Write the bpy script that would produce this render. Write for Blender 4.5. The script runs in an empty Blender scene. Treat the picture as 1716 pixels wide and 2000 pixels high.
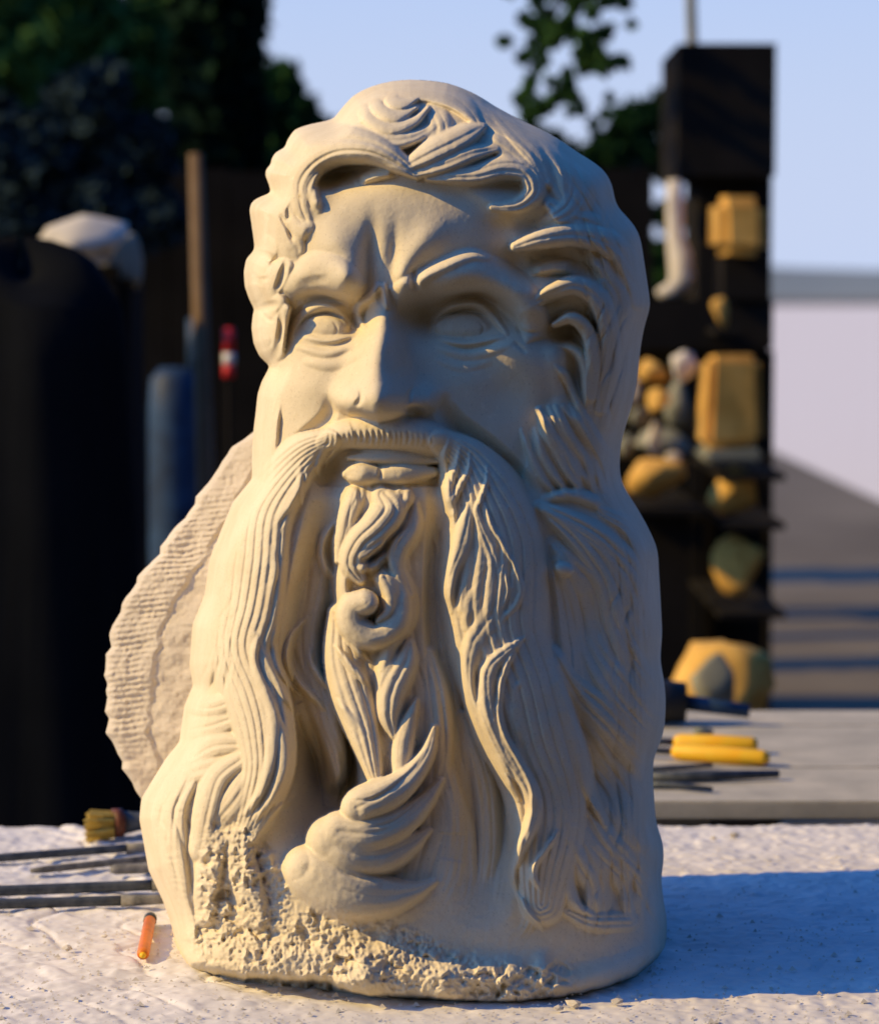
import bpy, bmesh, math, random
import numpy as np
from mathutils import Vector, Matrix, noise as mnoise

random.seed(7)
SC = bpy.context.scene
COL = SC.collection

# ================================================================ camera, sky, sun, exposure
K = 0.0005; DREF = 2.6                       # half a millimetre per photo pixel at 2.6 m
PITCH = math.atan(0.081); CAMH = 0.6601*math.cos(PITCH)
cam_d = bpy.data.cameras.new("camera"); cam = bpy.data.objects.new("camera", cam_d); COL.objects.link(cam)
cam.location = (0, 0, CAMH); cam.rotation_euler = (math.pi/2-PITCH, 0, 0)
cam_d.sensor_fit = 'HORIZONTAL'; cam_d.sensor_width = 36.0
cam_d.lens = 36.0*DREF/(1716*K); cam_d.clip_start = 0.05; cam_d.clip_end = 3000
cam_d.dof.use_dof = True; cam_d.dof.focus_distance = 2.55; cam_d.dof.aperture_fstop = 5.6
SC.camera = cam

SUN_EL = math.radians(32); SUN_AZ = math.radians(8)      # the sun stands left, a little on the camera's side
to_sun = Vector((-math.cos(SUN_AZ)*math.cos(SUN_EL), -math.sin(SUN_AZ)*math.cos(SUN_EL), math.sin(SUN_EL)))
world = bpy.data.worlds.new("World"); SC.world = world; world.use_nodes = True
wn = world.node_tree; wn.nodes.clear()
sky = wn.nodes.new('ShaderNodeTexSky'); sky.sky_type = 'NISHITA'; sky.sun_disc = False
sky.sun_elevation = SUN_EL; sky.sun_rotation = math.atan2(to_sun.x, to_sun.y)
sky.air_density = 1.0; sky.dust_density = 1.2; sky.ozone_density = 2.0
bg = wn.nodes.new('ShaderNodeBackground'); bg.inputs['Strength'].default_value = 0.10
wo = wn.nodes.new('ShaderNodeOutputWorld')
tint = wn.nodes.new('ShaderNodeMix'); tint.data_type = 'RGBA'; tint.blend_type = 'MULTIPLY'; tint.inputs[0].default_value = 1.0
tint.inputs[7].default_value = (0.30, 1.02, 2.15, 1)          # clear deep-blue film sky, the same everywhere
wn.links.new(sky.outputs[0], tint.inputs[6])
# pale haze low in the sky, all the way round the horizon
tcw = wn.nodes.new('ShaderNodeTexCoord'); sep = wn.nodes.new('ShaderNodeSeparateXYZ'); wn.links.new(tcw.outputs['Generated'], sep.inputs[0])
mr = wn.nodes.new('ShaderNodeMapRange'); mr.interpolation_type = 'SMOOTHSTEP'
mr.inputs['From Min'].default_value = 0.02; mr.inputs['From Max'].default_value = 0.38; mr.inputs['To Min'].default_value = 1.0; mr.inputs['To Max'].default_value = 0.0
wn.links.new(sep.outputs['Z'], mr.inputs['Value'])
hz_ = wn.nodes.new('ShaderNodeMix'); hz_.data_type = 'RGBA'; hz_.inputs[7].default_value = (5.7, 6.6, 8.9, 1)
wn.links.new(mr.outputs[0], hz_.inputs[0]); wn.links.new(tint.outputs[2], hz_.inputs[6]); wn.links.new(hz_.outputs[2], bg.inputs[0])
wn.links.new(bg.outputs[0], wo.inputs[0])
sl = bpy.data.lights.new("sun", 'SUN'); sl.energy = 4.9; sl.angle = math.radians(0.6); sl.color = (1.0, 0.68, 0.20)
so = bpy.data.objects.new("sun", sl); COL.objects.link(so); so.rotation_euler = (-to_sun).to_track_quat('-Z', 'Y').to_euler()
SC.view_settings.view_transform = 'Standard'; SC.view_settings.look = 'None'
SC.view_settings.exposure = 0.0; SC.view_settings.gamma = 1.0
SC.render.engine = 'CYCLES'

# ================================================================ helpers
def at(px, py, d):
    """world point that the photograph shows at (px, py), d metres along the view axis"""
    X = (px-858)*K*d/DREF; Z = -(py-1000)*K*d/DREF
    return Vector((X, d*math.cos(PITCH)+Z*math.sin(PITCH), CAMH+Z*math.cos(PITCH)-d*math.sin(PITCH)))
def on_plane(px, py, z=0.0):
    a = at(px, py, 1.0)-cam.location; s = (z-CAMH)/a.z
    return cam.location+a*s
def mpp(d): return K*d/DREF

def mat(name, color, rough=.85, var=.12, scale=20, bump=.0, bscale=60, color2=None, metal=0, spec=.3):
    m = bpy.data.materials.new(name); m.use_nodes = True
    nt = m.node_tree; b = nt.nodes['Principled BSDF']
    b.inputs['Roughness'].default_value = rough; b.inputs['Metallic'].default_value = metal
    b.inputs['Specular IOR Level'].default_value = spec
    tc = nt.nodes.new('ShaderNodeTexCoord'); n = nt.nodes.new('ShaderNodeTexNoise')
    n.inputs['Scale'].default_value = scale; n.inputs['Detail'].default_value = 6; n.inputs['Roughness'].default_value = .6
    nt.links.new(tc.outputs['Object'], n.inputs['Vector'])
    r = nt.nodes.new('ShaderNodeValToRGB')
    c2 = color2 or tuple(min(1, c*(1+var)) for c in color); c1 = color if color2 else tuple(c*(1-var) for c in color)
    r.color_ramp.elements[0].color = (*c1, 1); r.color_ramp.elements[1].color = (*c2, 1)
    r.color_ramp.elements[0].position = .35; r.color_ramp.elements[1].position = .68
    nt.links.new(n.outputs['Fac'], r.inputs['Fac']); nt.links.new(r.outputs['Color'], b.inputs['Base Color'])
    if bump:
        n2 = nt.nodes.new('ShaderNodeTexNoise'); n2.inputs['Scale'].default_value = bscale; n2.inputs['Detail'].default_value = 8
        nt.links.new(tc.outputs['Object'], n2.inputs['Vector'])
        bp = nt.nodes.new('ShaderNodeBump'); bp.inputs['Strength'].default_value = bump; bp.inputs['Distance'].default_value = .06/bscale
        nt.links.new(n2.outputs['Fac'], bp.inputs['Height']); nt.links.new(bp.outputs['Normal'], b.inputs['Normal'])
    return m

def stone_mat(name, base, pale, stain, bump=.35):
    """limestone: cloudy bedding tone, fine speckle, rust-coloured veins in places, worked-surface relief"""
    m = mat(name, base, .92, scale=7, color2=pale); nt = m.node_tree; b = nt.nodes['Principled BSDF']
    tc = nt.nodes['Texture Coordinate']; cur = b.inputs['Base Color'].links[0].from_socket
    def nz(sc, det, rg=.6, dist=0):
        n = nt.nodes.new('ShaderNodeTexNoise'); n.inputs['Scale'].default_value = sc; n.inputs['Detail'].default_value = det
        n.inputs['Roughness'].default_value = rg; n.inputs['Distortion'].default_value = dist; nt.links.new(tc.outputs['Object'], n.inputs['Vector']); return n
    def mixin(fac_node, lo, hi, col, amt):
        nonlocal cur
        r = nt.nodes.new('ShaderNodeMapRange'); r.inputs['From Min'].default_value = lo; r.inputs['From Max'].default_value = hi; r.inputs['To Max'].default_value = amt
        nt.links.new(fac_node.outputs['Fac'], r.inputs['Value'])
        x = nt.nodes.new('ShaderNodeMix'); x.data_type = 'RGBA'; x.inputs[7].default_value = (*col, 1)
        nt.links.new(r.outputs[0], x.inputs[0]); nt.links.new(cur, x.inputs[6]); cur = x.outputs[2]
    mixin(nz(5, 5, .6, 1.5), .5, .75, stain, .45)
    mixin(nz(420, 3), .58, .75, tuple(c*.62 for c in base), .5)
    mixin(nz(160, 4), .60, .8, tuple(min(1, c*1.12) for c in pale), .6)
    nt.links.new(cur, b.inputs['Base Color'])
    n1 = nz(330, 6, .65); n2 = nz(70, 3, .5)
    ad = nt.nodes.new('ShaderNodeMath'); ad.operation = 'MULTIPLY_ADD'; ad.inputs[1].default_value = 2.2
    nt.links.new(n2.outputs['Fac'], ad.inputs[0]); nt.links.new(n1.outputs['Fac'], ad.inputs[2])
    bp = nt.nodes.new('ShaderNodeBump'); bp.inputs['Strength'].default_value = bump; bp.inputs['Distance'].default_value = .0005
    nt.links.new(ad.outputs[0], bp.inputs['Height']); nt.links.new(bp.outputs['Normal'], b.inputs['Normal'])
    return m

def empty(name, loc, label, cat, group=None, kind=None):
    o = bpy.data.objects.new(name, None); COL.objects.link(o); o.location = loc; o.empty_display_size = .05
    o['label'] = label; o['category'] = cat
    if group: o['group'] = group
    if kind: o['kind'] = kind
    return o
def tag(o, label=None, cat=None, group=None, kind=None):
    if label: o['label'] = label
    if cat: o['category'] = cat
    if group: o['group'] = group
    if kind: o['kind'] = kind
    return o
def mesh_obj(name, verts, faces, m, parent=None, smooth=False):
    me = bpy.data.meshes.new(name); me.from_pydata([tuple(v) for v in verts], [], faces); me.update()
    if smooth: me.shade_smooth()
    me.materials.append(m); o = bpy.data.objects.new(name, me); COL.objects.link(o)
    if parent:
        o.parent = parent; me.transform(Matrix.Translation(-world_loc(parent)))
    return o
def world_loc(o):
    v = Vector(o.location)
    while o.parent: o = o.parent; v += Vector(o.location)
    return v
def bm_obj(name, bm, m, parent=None, smooth=False):
    me = bpy.data.meshes.new(name); bm.to_mesh(me); bm.free()
    if smooth: me.shade_smooth()
    me.materials.append(m); o = bpy.data.objects.new(name, me); COL.objects.link(o)
    if parent: o.parent = parent; me.transform(Matrix.Translation(-world_loc(parent)))
    return o
def box(bm, c, s, rz=0, bev=0, rx=0, ry=0):
    r = bmesh.ops.create_cube(bm, size=1)
    M = Matrix.Translation(Vector(c)) @ Matrix.Rotation(rz, 4, 'Z') @ Matrix.Rotation(ry, 4, 'Y') @ Matrix.Rotation(rx, 4, 'X') @ Matrix.Diagonal((*s, 1))
    bmesh.ops.transform(bm, matrix=M, verts=r['verts'])
    if bev:
        es = list({e for v in r['verts'] for e in v.link_edges})
        bmesh.ops.bevel(bm, geom=es, offset=bev, segments=2, affect='EDGES')
def tube(bm, pts, radii, seg=10, cap=True):
    rings = []; n = len(pts); pts = [Vector(p) for p in pts]
    for i, p in enumerate(pts):
        d = (pts[min(n-1, i+1)]-pts[max(0, i-1)]).normalized()
        a = d.cross(Vector((0, 0, 1))); a = a.normalized() if a.length > 1e-3 else Vector((1, 0, 0)); b = d.cross(a)
        r = radii[i] if hasattr(radii, '__len__') else radii
        rings.append([bm.verts.new(p+a*math.cos(2*math.pi*k/seg)*r+b*math.sin(2*math.pi*k/seg)*r) for k in range(seg)])
    for A, B in zip(rings[:-1], rings[1:]):
        for k in range(seg): bm.faces.new((A[k], A[(k+1) % seg], B[(k+1) % seg], B[k]))
    if cap: bm.faces.new(rings[0][::-1]); bm.faces.new(rings[-1])

# ---------------------------------------------------------------- carved relief (heights in millimetre-like units)
GS = 1.5                                   # spacing of the relief grid
GX0, GX1, GY0, GY1 = 190.0, 1330.0, 140.0, 2010.0
NX = int((GX1-GX0)/GS)+1; NY = int((GY1-GY0)/GS)+1
gx = GX0 + np.arange(NX)*GS; gy = GY0 + np.arange(NY)*GS
XX, YY = np.meshgrid(gx, gy)
_rs = np.random.RandomState(5)
H = np.zeros((NY, NX)); TAG = np.zeros((NY, NX), np.int8)
FACE, HAIR, BEARD, MOUST, NOSE, EYEL, EYER, LIPS, BROWL, BROWR = range(10)

def vnoise(scale, seed, sx=1.0, sy=1.0):
    r = np.random.RandomState(seed)
    cw = int((GX1-GX0)/(scale*sx))+4; ch = int((GY1-GY0)/(scale*sy))+4
    g = r.rand(ch, cw)*2-1
    fx = (XX-GX0)/(scale*sx)+1; fy = (YY-GY0)/(scale*sy)+1
    ix = fx.astype(int); iy = fy.astype(int); tx = fx-ix; ty = fy-iy
    tx = tx*tx*(3-2*tx); ty = ty*ty*(3-2*ty)
    return (g[iy, ix]*(1-tx)+g[iy, ix+1]*tx)*(1-ty)+(g[iy+1, ix]*(1-tx)+g[iy+1, ix+1]*tx)*ty

def spline(P, step=3.0):
    P = np.array(P, float)
    if len(P) == 2: P = np.vstack([P[0], P.mean(0), P[1]])
    Q = np.vstack([2*P[0]-P[1], P, 2*P[-1]-P[-2]])
    out = []
    for i in range(1, len(Q)-2):
        n = max(2, int(np.hypot(*(Q[i+1]-Q[i])[:2])/step))
        t = np.linspace(0, 1, n, endpoint=False)[:, None]
        a, b, c, d = Q[i-1], Q[i], Q[i+1], Q[i+2]
        out.append(0.5*((2*b)+(c-a)*t+(2*a-5*b+4*c-d)*t**2+(3*b-a-3*c+d)*t**3))
    out.append(P[-1:])
    R = np.vstack(out); R[:, 2] = np.maximum(R[:, 2], 1.0)
    return R

def field(P, rs=1.0):
    """signed cross coordinate t in -1..1 and arc length round a curve of points (x, y, radius)"""
    S = spline(P); rm = S[:, 2].max()*rs+3
    j0 = max(0, int((S[:, 0].min()-rm-GX0)/GS)); j1 = min(NX, int((S[:, 0].max()+rm-GX0)/GS)+2)
    i0 = max(0, int((S[:, 1].min()-rm-GY0)/GS)); i1 = min(NY, int((S[:, 1].max()+rm-GY0)/GS)+2)
    T = np.full((i1-i0, j1-j0), 9.0); SG = np.zeros_like(T); AL = np.zeros_like(T)
    s = 0.0
    for a, b in zip(S[:-1], S[1:]):
        r = max(a[2], b[2])*rs+2
        k0 = max(j0, int((min(a[0], b[0])-r-GX0)/GS)); k1 = min(j1, int((max(a[0], b[0])+r-GX0)/GS)+2)
        l0 = max(i0, int((min(a[1], b[1])-r-GY0)/GS)); l1 = min(i1, int((max(a[1], b[1])+r-GY0)/GS)+2)
        if k1 <= k0 or l1 <= l0: continue
        sl = (slice(l0-i0, l1-i0), slice(k0-j0, k1-j0))
        x = gx[k0:k1][None]; y = gy[l0:l1][:, None]
        dx, dy = b[0]-a[0], b[1]-a[1]; L2 = dx*dx+dy*dy+1e-9; L = math.sqrt(L2)
        u = np.clip(((x-a[0])*dx+(y-a[1])*dy)/L2, 0, 1)
        ex = x-a[0]-u*dx; ey = y-a[1]-u*dy
        d = np.sqrt(ex*ex+ey*ey); rr = (a[2]+(b[2]-a[2])*u)*rs
        t = d/rr
        sg = np.sign(dx*(y-a[1])-dy*(x-a[0]))
        m = t < T[sl]
        T[sl] = np.where(m, t, T[sl]); SG[sl] = np.where(m, sg, SG[sl]); AL[sl] = np.where(m, s+u*L, AL[sl])
        s += L
    rad = S[:, 2].mean()
    return slice(i0, i1), slice(j0, j1), T, SG, AL, s, rad

def stroke(P, z, n=0, g=2.5, q=.6, tag=None, k=2.0, fade=(0.0, 0.0), skew=0.0, ph=None):
    """a lock: a domed roll at height z with n strands cut into it, laid over what is there"""
    I, J, T, SG, AL, L, rad = field(P)
    m = T < 1; g = g*1.35
    t = T*SG
    rloc = np.interp(AL, *_arc(P))
    A = H[I, J]
    f0 = fade[0] or min(.22*L, 40); f1 = fade[1] or min(.22*L, 40)
    e = (.25+.75*_ss(AL/f0+.1))*(.25+.75*_ss((L-AL)/f1+.1))
    w = np.clip(1-T*T, 0, 1)**q
    G = 0
    if n:
        p = _rs.rand()*6 if ph is None else ph
        v = (t+1)/2 + .04*np.sin(AL/43.+p)*(1-T*T) + .022*np.sin(AL/19.+2*p)
        c = np.abs(np.sin(np.pi*n*v))
        gm = .55+.45*np.sin(AL/37.+p*3+np.floor(n*v)*2.1)
        G = g*(1-c)**1.5*np.clip((1-T)*5, 0, 1)*(.5+.5*gm) + .3*g*(1-np.abs(np.sin(np.pi*(2*n+1)*v+p)))**2*np.clip((1-T)*4, 0, 1)*gm
    zz = z + skew*t*rloc
    up = np.maximum(zz-A, 0)
    lim = 2.7*rloc+2; up = lim*np.tanh(up/lim)
    up = up + .25*rloc*np.exp(-np.maximum(A-zz, 0)/12)*(rloc < 30)*.6
    S = A + up*w*e - G*e*np.exp(-np.maximum(A-zz, 0)/12)
    H[I, J] = np.where(m, S, A)
    if tag is not None:
        TAG[I, J] = np.where(m & (zz > A-6), tag, TAG[I, J])

def _ss(x):
    x = np.clip(x, 0, 1); return x*x*(3-2*x)

def _arc3(P):
    S = spline(P); d = np.r_[0, np.cumsum(np.hypot(np.diff(S[:, 0]), np.diff(S[:, 1])))]
    return d, S[:, 3]

def _arc(P):
    S = spline(P); d = np.r_[0, np.cumsum(np.hypot(np.diff(S[:, 0]), np.diff(S[:, 1])))]
    return d, S[:, 2]

def roll(P, n=0, g=3, tag=None, ell=.8, k=7.0, ph=None):
    """a full rounded lock through points (x, y, radius, height), joined to what it lies on"""
    I, J, T, SG, AL, L, rad = field(P, 1.25)
    T = T*1.25; t = T*SG
    r = np.interp(AL, *_arc(P)); z = np.interp(AL, *_arc3(P))
    S = z - ell*r*(1-np.sqrt(np.clip(1-T*T, 0, 1))) - ell*r*np.clip(T-1, 0, 1)*4
    if n:
        p = _rs.rand()*6 if ph is None else ph
        v = (np.clip(t, -1, 1)+1)/2 + .04*np.sin(AL/43.+p)*(1-np.clip(T, 0, 1)**2)
        G = g*(1-np.abs(np.sin(np.pi*n*v)))**1.5 + .3*g*(1-np.abs(np.sin(np.pi*(2*n+1)*v+p)))**2
        S = S - G*np.clip((1-T)*5, 0, 1)
    A = H[I, J]; hh = np.clip(.5+.5*(S-A)/k, 0, 1)
    N = A*(1-hh)+S*hh+k*hh*(1-hh)
    m = T < 1.24
    H[I, J] = np.where(m, np.maximum(N, A), A)
    if tag is not None: TAG[I, J] = np.where((T < 1) & (S > A-2), tag, TAG[I, J])

def ridge(P, amp, p=1.5, tag=None):
    I, J, T, SG, AL, L, rad = field(P)
    e = np.clip(AL/(L*.18+1), 0, 1)*np.clip((L-AL)/(L*.18+1), 0, 1)
    H[I, J] += amp*np.clip(1-T*T, 0, 1)**p*np.sqrt(e)
    if tag is not None: TAG[I, J] = np.where((T < .85), tag, TAG[I, J])

def carve(P, depth, sharp=False):
    I, J, T, SG, AL, L, rad = field(P)
    e = _ss(AL/(L*.33+1))*_ss((L-AL)/(L*.33+1))
    e = e*e
    f = np.clip(1-T, 0, 1) if sharp else np.clip(1-T*T, 0, 1)**1.5
    H[I, J] -= depth*f*np.sqrt(e)

def gauss(cx, cy, sx, sy, amp, rot=0, tag=None):
    c, s = math.cos(math.radians(rot)), math.sin(math.radians(rot))
    u = ((XX-cx)*c+(YY-cy)*s)/sx; v = (-(XX-cx)*s+(YY-cy)*c)/sy
    H[:] += amp*np.exp(-.5*(u*u+v*v))
    if tag is not None: TAG[u*u+v*v < 1.6] = tag

def dome(cx, cy, rx, ry, z, q=.8, tag=None, rot=0, k=3.0):
    c, s = math.cos(math.radians(rot)), math.sin(math.radians(rot))
    u = ((XX-cx)*c+(YY-cy)*s)/rx; v = (-(XX-cx)*s+(YY-cy)*c)/ry
    rr = u*u+v*v; m = rr < 1
    S = z - q*min(rx, ry)*(1-np.sqrt(np.clip(1-rr, 0, 1)))
    hh = np.clip(.5+.5*(S-H)/k, 0, 1)
    N = H*(1-hh)+S*hh+k*hh*(1-hh)
    if tag is not None: TAG[m & (S > H-1)] = tag
    H[:] = np.where(m, np.maximum(N, H), H)

def inpoly(poly):
    P = np.array(poly, float); c = np.zeros(XX.shape, bool)
    for (x0, y0), (x1, y1) in zip(P, np.roll(P, -1, 0)):
        if y0 == y1: continue
        m = ((YY < y0) != (YY < y1)) & (XX < (x1-x0)*(YY-y0)/(y1-y0)+x0)
        c ^= m
    return c

def blur(A, r):
    r = max(1, int(r/GS))
    for _ in range(3):
        for ax in (0, 1):
            P = np.pad(A, [(r+1, r) if i == ax else (0, 0) for i in (0, 1)], mode='edge')
            C = np.cumsum(P, ax)
            A = (np.take(C, range(2*r+1, C.shape[ax]), ax)-np.take(C, range(0, C.shape[ax]-2*r-1), ax))/(2*r+1)
    return A

def lerp_curves(A, B, n, jit=3.0):
    A = spline(A, 6); B = spline(B, 6); m = 9
    ia = np.linspace(0, len(A)-1, m); ib = np.linspace(0, len(B)-1, m)
    a = np.stack([np.interp(ia, range(len(A)), A[:, c]) for c in range(3)], 1)
    b = np.stack([np.interp(ib, range(len(B)), B[:, c]) for c in range(3)], 1)
    out = []
    for i in range(n):
        f = i/(n-1) if n > 1 else .5
        c = a*(1-f)+b*f
        w = np.interp(np.arange(m), [0, 3, 6, 8], _rs.randn(4)*jit)
        c[:, 0] += w
        out.append(c)
    return out

def family(A, B, n, z, strands=2, g=2.5, q=.6, tag=BEARD, jit=3.0, zj=3.0, fade=(0, 0), dz=0.0):
    cs = lerp_curves(A, B, n, jit)
    order = list(range(n)); _rs.shuffle(order)
    for i in order:
        stroke(cs[i], z+_rs.randn()*zj+dz*(i/(max(1, n-1))), strands, g, q, tag, fade=fade)
# ---- regions
face_poly = [(600,430),(640,385),(700,355),(780,342),(850,345),(905,370),(950,400),(985,440),(1010,485),(1035,560),(1060,640),
             (1080,720),(1092,780),(1060,830),(1030,900),(1010,960),(900,960),(640,960),(560,900),(525,850),(530,720),(535,620),(548,540),(570,480)]
beard_top = np.interp(gx, [190,500,540,600,650,850,1000,1060,1100,1330], [850,850,850,930,960,960,930,850,800,800])[None, :]
infa = inpoly(face_poly)
TAG[:] = HAIR
TAG[YY > beard_top] = BEARD
TAG[infa & (YY < beard_top)] = FACE
soft = blur(infa.astype(float), 9)
H += 20*(1-soft)*(YY < 1000)*np.clip((1000-YY)/150, 0, 1)
Hh = H.copy()

# ---- face
gauss(750,400,90,40,8); gauss(640,470,60,44,12); gauss(850,450,66,50,10)
gauss(960,520,60,60,-6)
gauss(652,480,34,30,20,40); gauss(682,530,22,30,16,-10); gauss(830,475,34,22,16,-48); gauss(796,515,16,26,14,25)
gauss(722,505,11,44,-20,4); gauss(720,560,9,26,-14,8); gauss(768,505,8,40,-8,4)
ridge([(556,600,24),(552,562,36),(598,534,42),(650,540,42),(698,574,30)], 36, 1.0, BROWL)
gauss(682,542,20,24,14); gauss(640,560,40,12,6,25)
carve([(575,560,14),(610,548,12),(650,545,12)], 5)
ridge([(770,584,26),(802,572,34),(862,552,42),(925,534,42),(990,556,40),(1035,608,34),(1050,664,26)], 42, 1.0, BROWR)
gauss(784,548,17,22,16); ridge([(812,560,12),(835,536,16),(870,516,17),(918,498,15),(960,505,8)], 15)
carve([(806,520,9),(808,548,11),(814,575,10)], 14)
carve([(742,560,7),(742,580,9),(740,598,7)], 9)
gauss(648,622,60,26,-50); gauss(700,616,20,30,-34); carve([(570,592,12),(620,580,14),(670,586,14),(700,606,10)], 22); gauss(560,640,18,40,-8)
gauss(900,618,84,34,-64); gauss(832,612,26,36,-40); carve([(840,600,14),(880,582,16),(940,578,16),(990,600,12)], 26)
dome(630,643,52,30,-20, .85, EYEL); dome(910,643,62,32,-30, .85, EYER)
gauss(615,640,22,16,3)
for pts, a in (([(570,664,8),(576,636,10),(598,612,11),(636,600,11),(668,614,9),(694,648,5)], 13),
               ([(842,652,8),(856,618,10),(888,598,12),(930,596,12),(966,622,10),(992,655,6)], 15),
               ([(590,657,6),(640,664,8),(694,655,5)], 9), ([(575,676,6),(640,690,11),(706,668,8)], 7), ([(590,705,8),(650,712,14),(712,682,10)], 7),
               ([(855,660,6),(910,670,8),(985,656,6)], 6), ([(850,676,8),(920,694,12),(1000,672,8)], 4), ([(850,700,8),(900,716,12),(960,706,9)], 3),
               ([(740,552,8),(724,578,10),(702,602,12),(702,624,10),(714,644,6)], 22), ([(748,552,7),(752,580,9),(758,604,7)], 15)):
    ridge(pts, a, 1.3)
for pts, dpt in (([(566,640,7),(585,605,8),(620,588,8),(665,592,8),(700,625,7)], 9), ([(846,612,8),(880,582,9),(930,578,10),(980,608,9),(1010,645,6)], 10),
                 ([(585,668,5),(640,677,7),(700,660,5)], 6), ([(582,646,5),(600,622,5),(636,612,5),(664,622,5),(684,648,5)], 6),
                 ([(850,668,5),(915,681,7),(990,664,5)], 6), ([(860,645,5),(885,615,6),(925,608,6),(965,640,5)], 7),
                 ([(545,640,5),(530,660,5)], 4), ([(552,672,5),(530,700,6)], 5),
                 ([(1000,640,6),(1035,650,6),(1060,645,4)], 5), ([(1000,665,6),(1030,690,6)], 5)):
    carve(pts, dpt)
gauss(925,700,62,26,-18); gauss(598,752,56,34,20); gauss(690,700,18,50,-10,12); gauss(560,800,30,50,-6)
gauss(1000,690,60,34,20,15); gauss(970,770,46,40,-16,30); gauss(930,760,26,60,6,-30); gauss(1050,760,24,40,5)
carve([(648,770,16),(638,815,20),(600,850,20),(560,880,16)], 18)
carve([(850,760,18),(885,825,28),(950,880,32),(1010,930,26),(1060,990,18)], 34)
# nose
contour = np.interp(gx, [640,655,680,705,740,780,815,852,870], [770,792,806,810,822,816,806,800,770])[None, :]
I, J, T, SG, AL, L, rad = field([(751,588,26),(747,630,37),(741,680,54),(736,730,72),(735,775,88),(735,800,90)])
bridge = np.interp(AL, [0, 30, 80, 140, 190, 230], [14, 48, 74, 98, 114, 110])
NO = np.zeros_like(H); NO[I, J] = bridge*(.42*np.clip(1-T, 0, 1)+.58*np.clip(1-T*T, 0, 1)**1.3)*(T < 1)
NO += 30*np.exp(-.5*(((XX-740)/42)**2+((YY-778)/26)**2))
NO += 40*np.exp(-.5*(((XX-675)/17)**2+((YY-783)/18)**2)) + 42*np.exp(-.5*(((XX-826)/20)**2+((YY-784)/19)**2))
NO = blur(NO, 8)
cut = 1/(1+np.exp(-(contour-YY)/3.5))
H += NO*cut
TAG[(NO*cut > 14) & (YY > 590) & (YY < 830)] = NOSE
carve([(690,800,8),(705,775,7),(700,755,5)], 8); carve([(785,805,9),(805,800,10),(832,806,8)], 22); carve([(795,800,7),(800,770,8),(812,752,6)], 7)
carve([(664,798,6),(684,812,7),(706,812,6)], 9)

# ---- hair
def S(P, z, n=0, g=3, tag=HAIR, **kw): stroke(P, z, n, g, tag=tag, **kw)
# carved hollows first
gauss(668,334,54,24,-52,-8); gauss(1070,512,64,26,-60); gauss(1110,640,42,26,-60); gauss(1030,440,40,20,-40); gauss(1120,720,20,40,-24); gauss(1000,360,40,14,-24); gauss(1160,400,20,40,-16)
gauss(820,300,40,22,-16); gauss(1140,470,60,14,-10)
# back mass
family([(1160,300,26),(1215,420,30),(1245,540,30),(1235,700,30),(1205,850,26)], [(1120,300,24),(1150,420,30),(1190,540,30),(1200,700,28),(1170,840,24)], 3, 16, 3, 3, tag=HAIR)
for P in ([(1110,290,14,20),(1150,320,22,34),(1178,370,24,36),(1180,420,18,24)], [(1170,410,14,24),(1215,440,22,38),(1242,500,22,38),(1248,560,18,26)], [(1205,500,12,20),(1226,560,20,30),(1232,640,20,30),(1222,720,18,26),(1200,800,16,20)],
          [(1240,590,14,20),(1256,620,18,26),(1240,690,18,24),(1234,760,16,20),(1214,850,14,16)], [(1010,235,12,34),(1064,275,20,50),(1104,330,22,54),(1112,395,16,40)], [(962,212,10,40),(1002,256,18,54),(1044,300,22,56),(1066,352,14,40)], [(1060,250,10,30),(1110,290,18,44),(1144,345,20,46),(1140,410,14,34)], [(1075,400,12,34),(1110,425,18,44),(1160,440,20,44),(1210,480,14,30)]):
    roll(P, 2, 5, HAIR)
# left edge curls
gauss(535,330,30,60,-26); gauss(520,450,34,70,-34); gauss(512,600,30,90,-34)
for P in ([(612,262,24,34),(590,272,30,32),(572,296,26,22),(566,320,18,12)], [(562,304,20,22),(546,320,22,20),(540,348,16,10)], [(552,345,18,22),(538,360,18,20),(548,395,16,12)],
          [(585,330,20,36),(566,370,24,34),(562,412,18,26)], [(530,392,16,32),(506,402,20,26),(502,440,18,22),(512,474,14,16)], [(562,400,18,40),(546,430,28,40),(560,478,26,36),(575,510,14,20)],
          [(530,478,20,36),(503,505,26,30),(500,550,26,30),(515,590,18,22)], [(556,520,16,38),(534,548,22,38),(520,580,20,32)], [(540,592,18,38),(514,620,24,30),(512,664,24,30),(528,702,14,20)],
          [(556,604,10,36),(542,640,16,34),(540,690,12,24)], [(600,442,14,28),(580,462,16,32),(585,490,10,22)]):
    roll(P, 1, 3, HAIR, k=4)
dome(500,560,20,30,40,.8,HAIR,15)
for P, dp in (([(556,290,6),(580,308,10),(606,318,7)], 22), ([(524,323,5),(545,338,9),(566,352,6)], 18), ([(524,366,6),(545,380,10),(566,384,7)], 22), ([(520,400,5),(528,440,9),(530,482,7)], 20),
              ([(494,492,6),(520,500,12),(548,520,8)], 26), ([(482,545,5),(505,548,8),(530,540,6)], 14), ([(494,606,6),(520,600,11),(545,590,8)], 26), ([(575,380,6),(566,420,10),(572,470,7)], 20),
              ([(520,716,6),(538,690,10),(548,640,8),(545,600,6)], 22), ([(500,640,5),(520,655,9),(528,690,6)], 12), ([(560,500,6),(550,540,10),(535,575,7)], 18)):
    carve(P, dp*.9)
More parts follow.
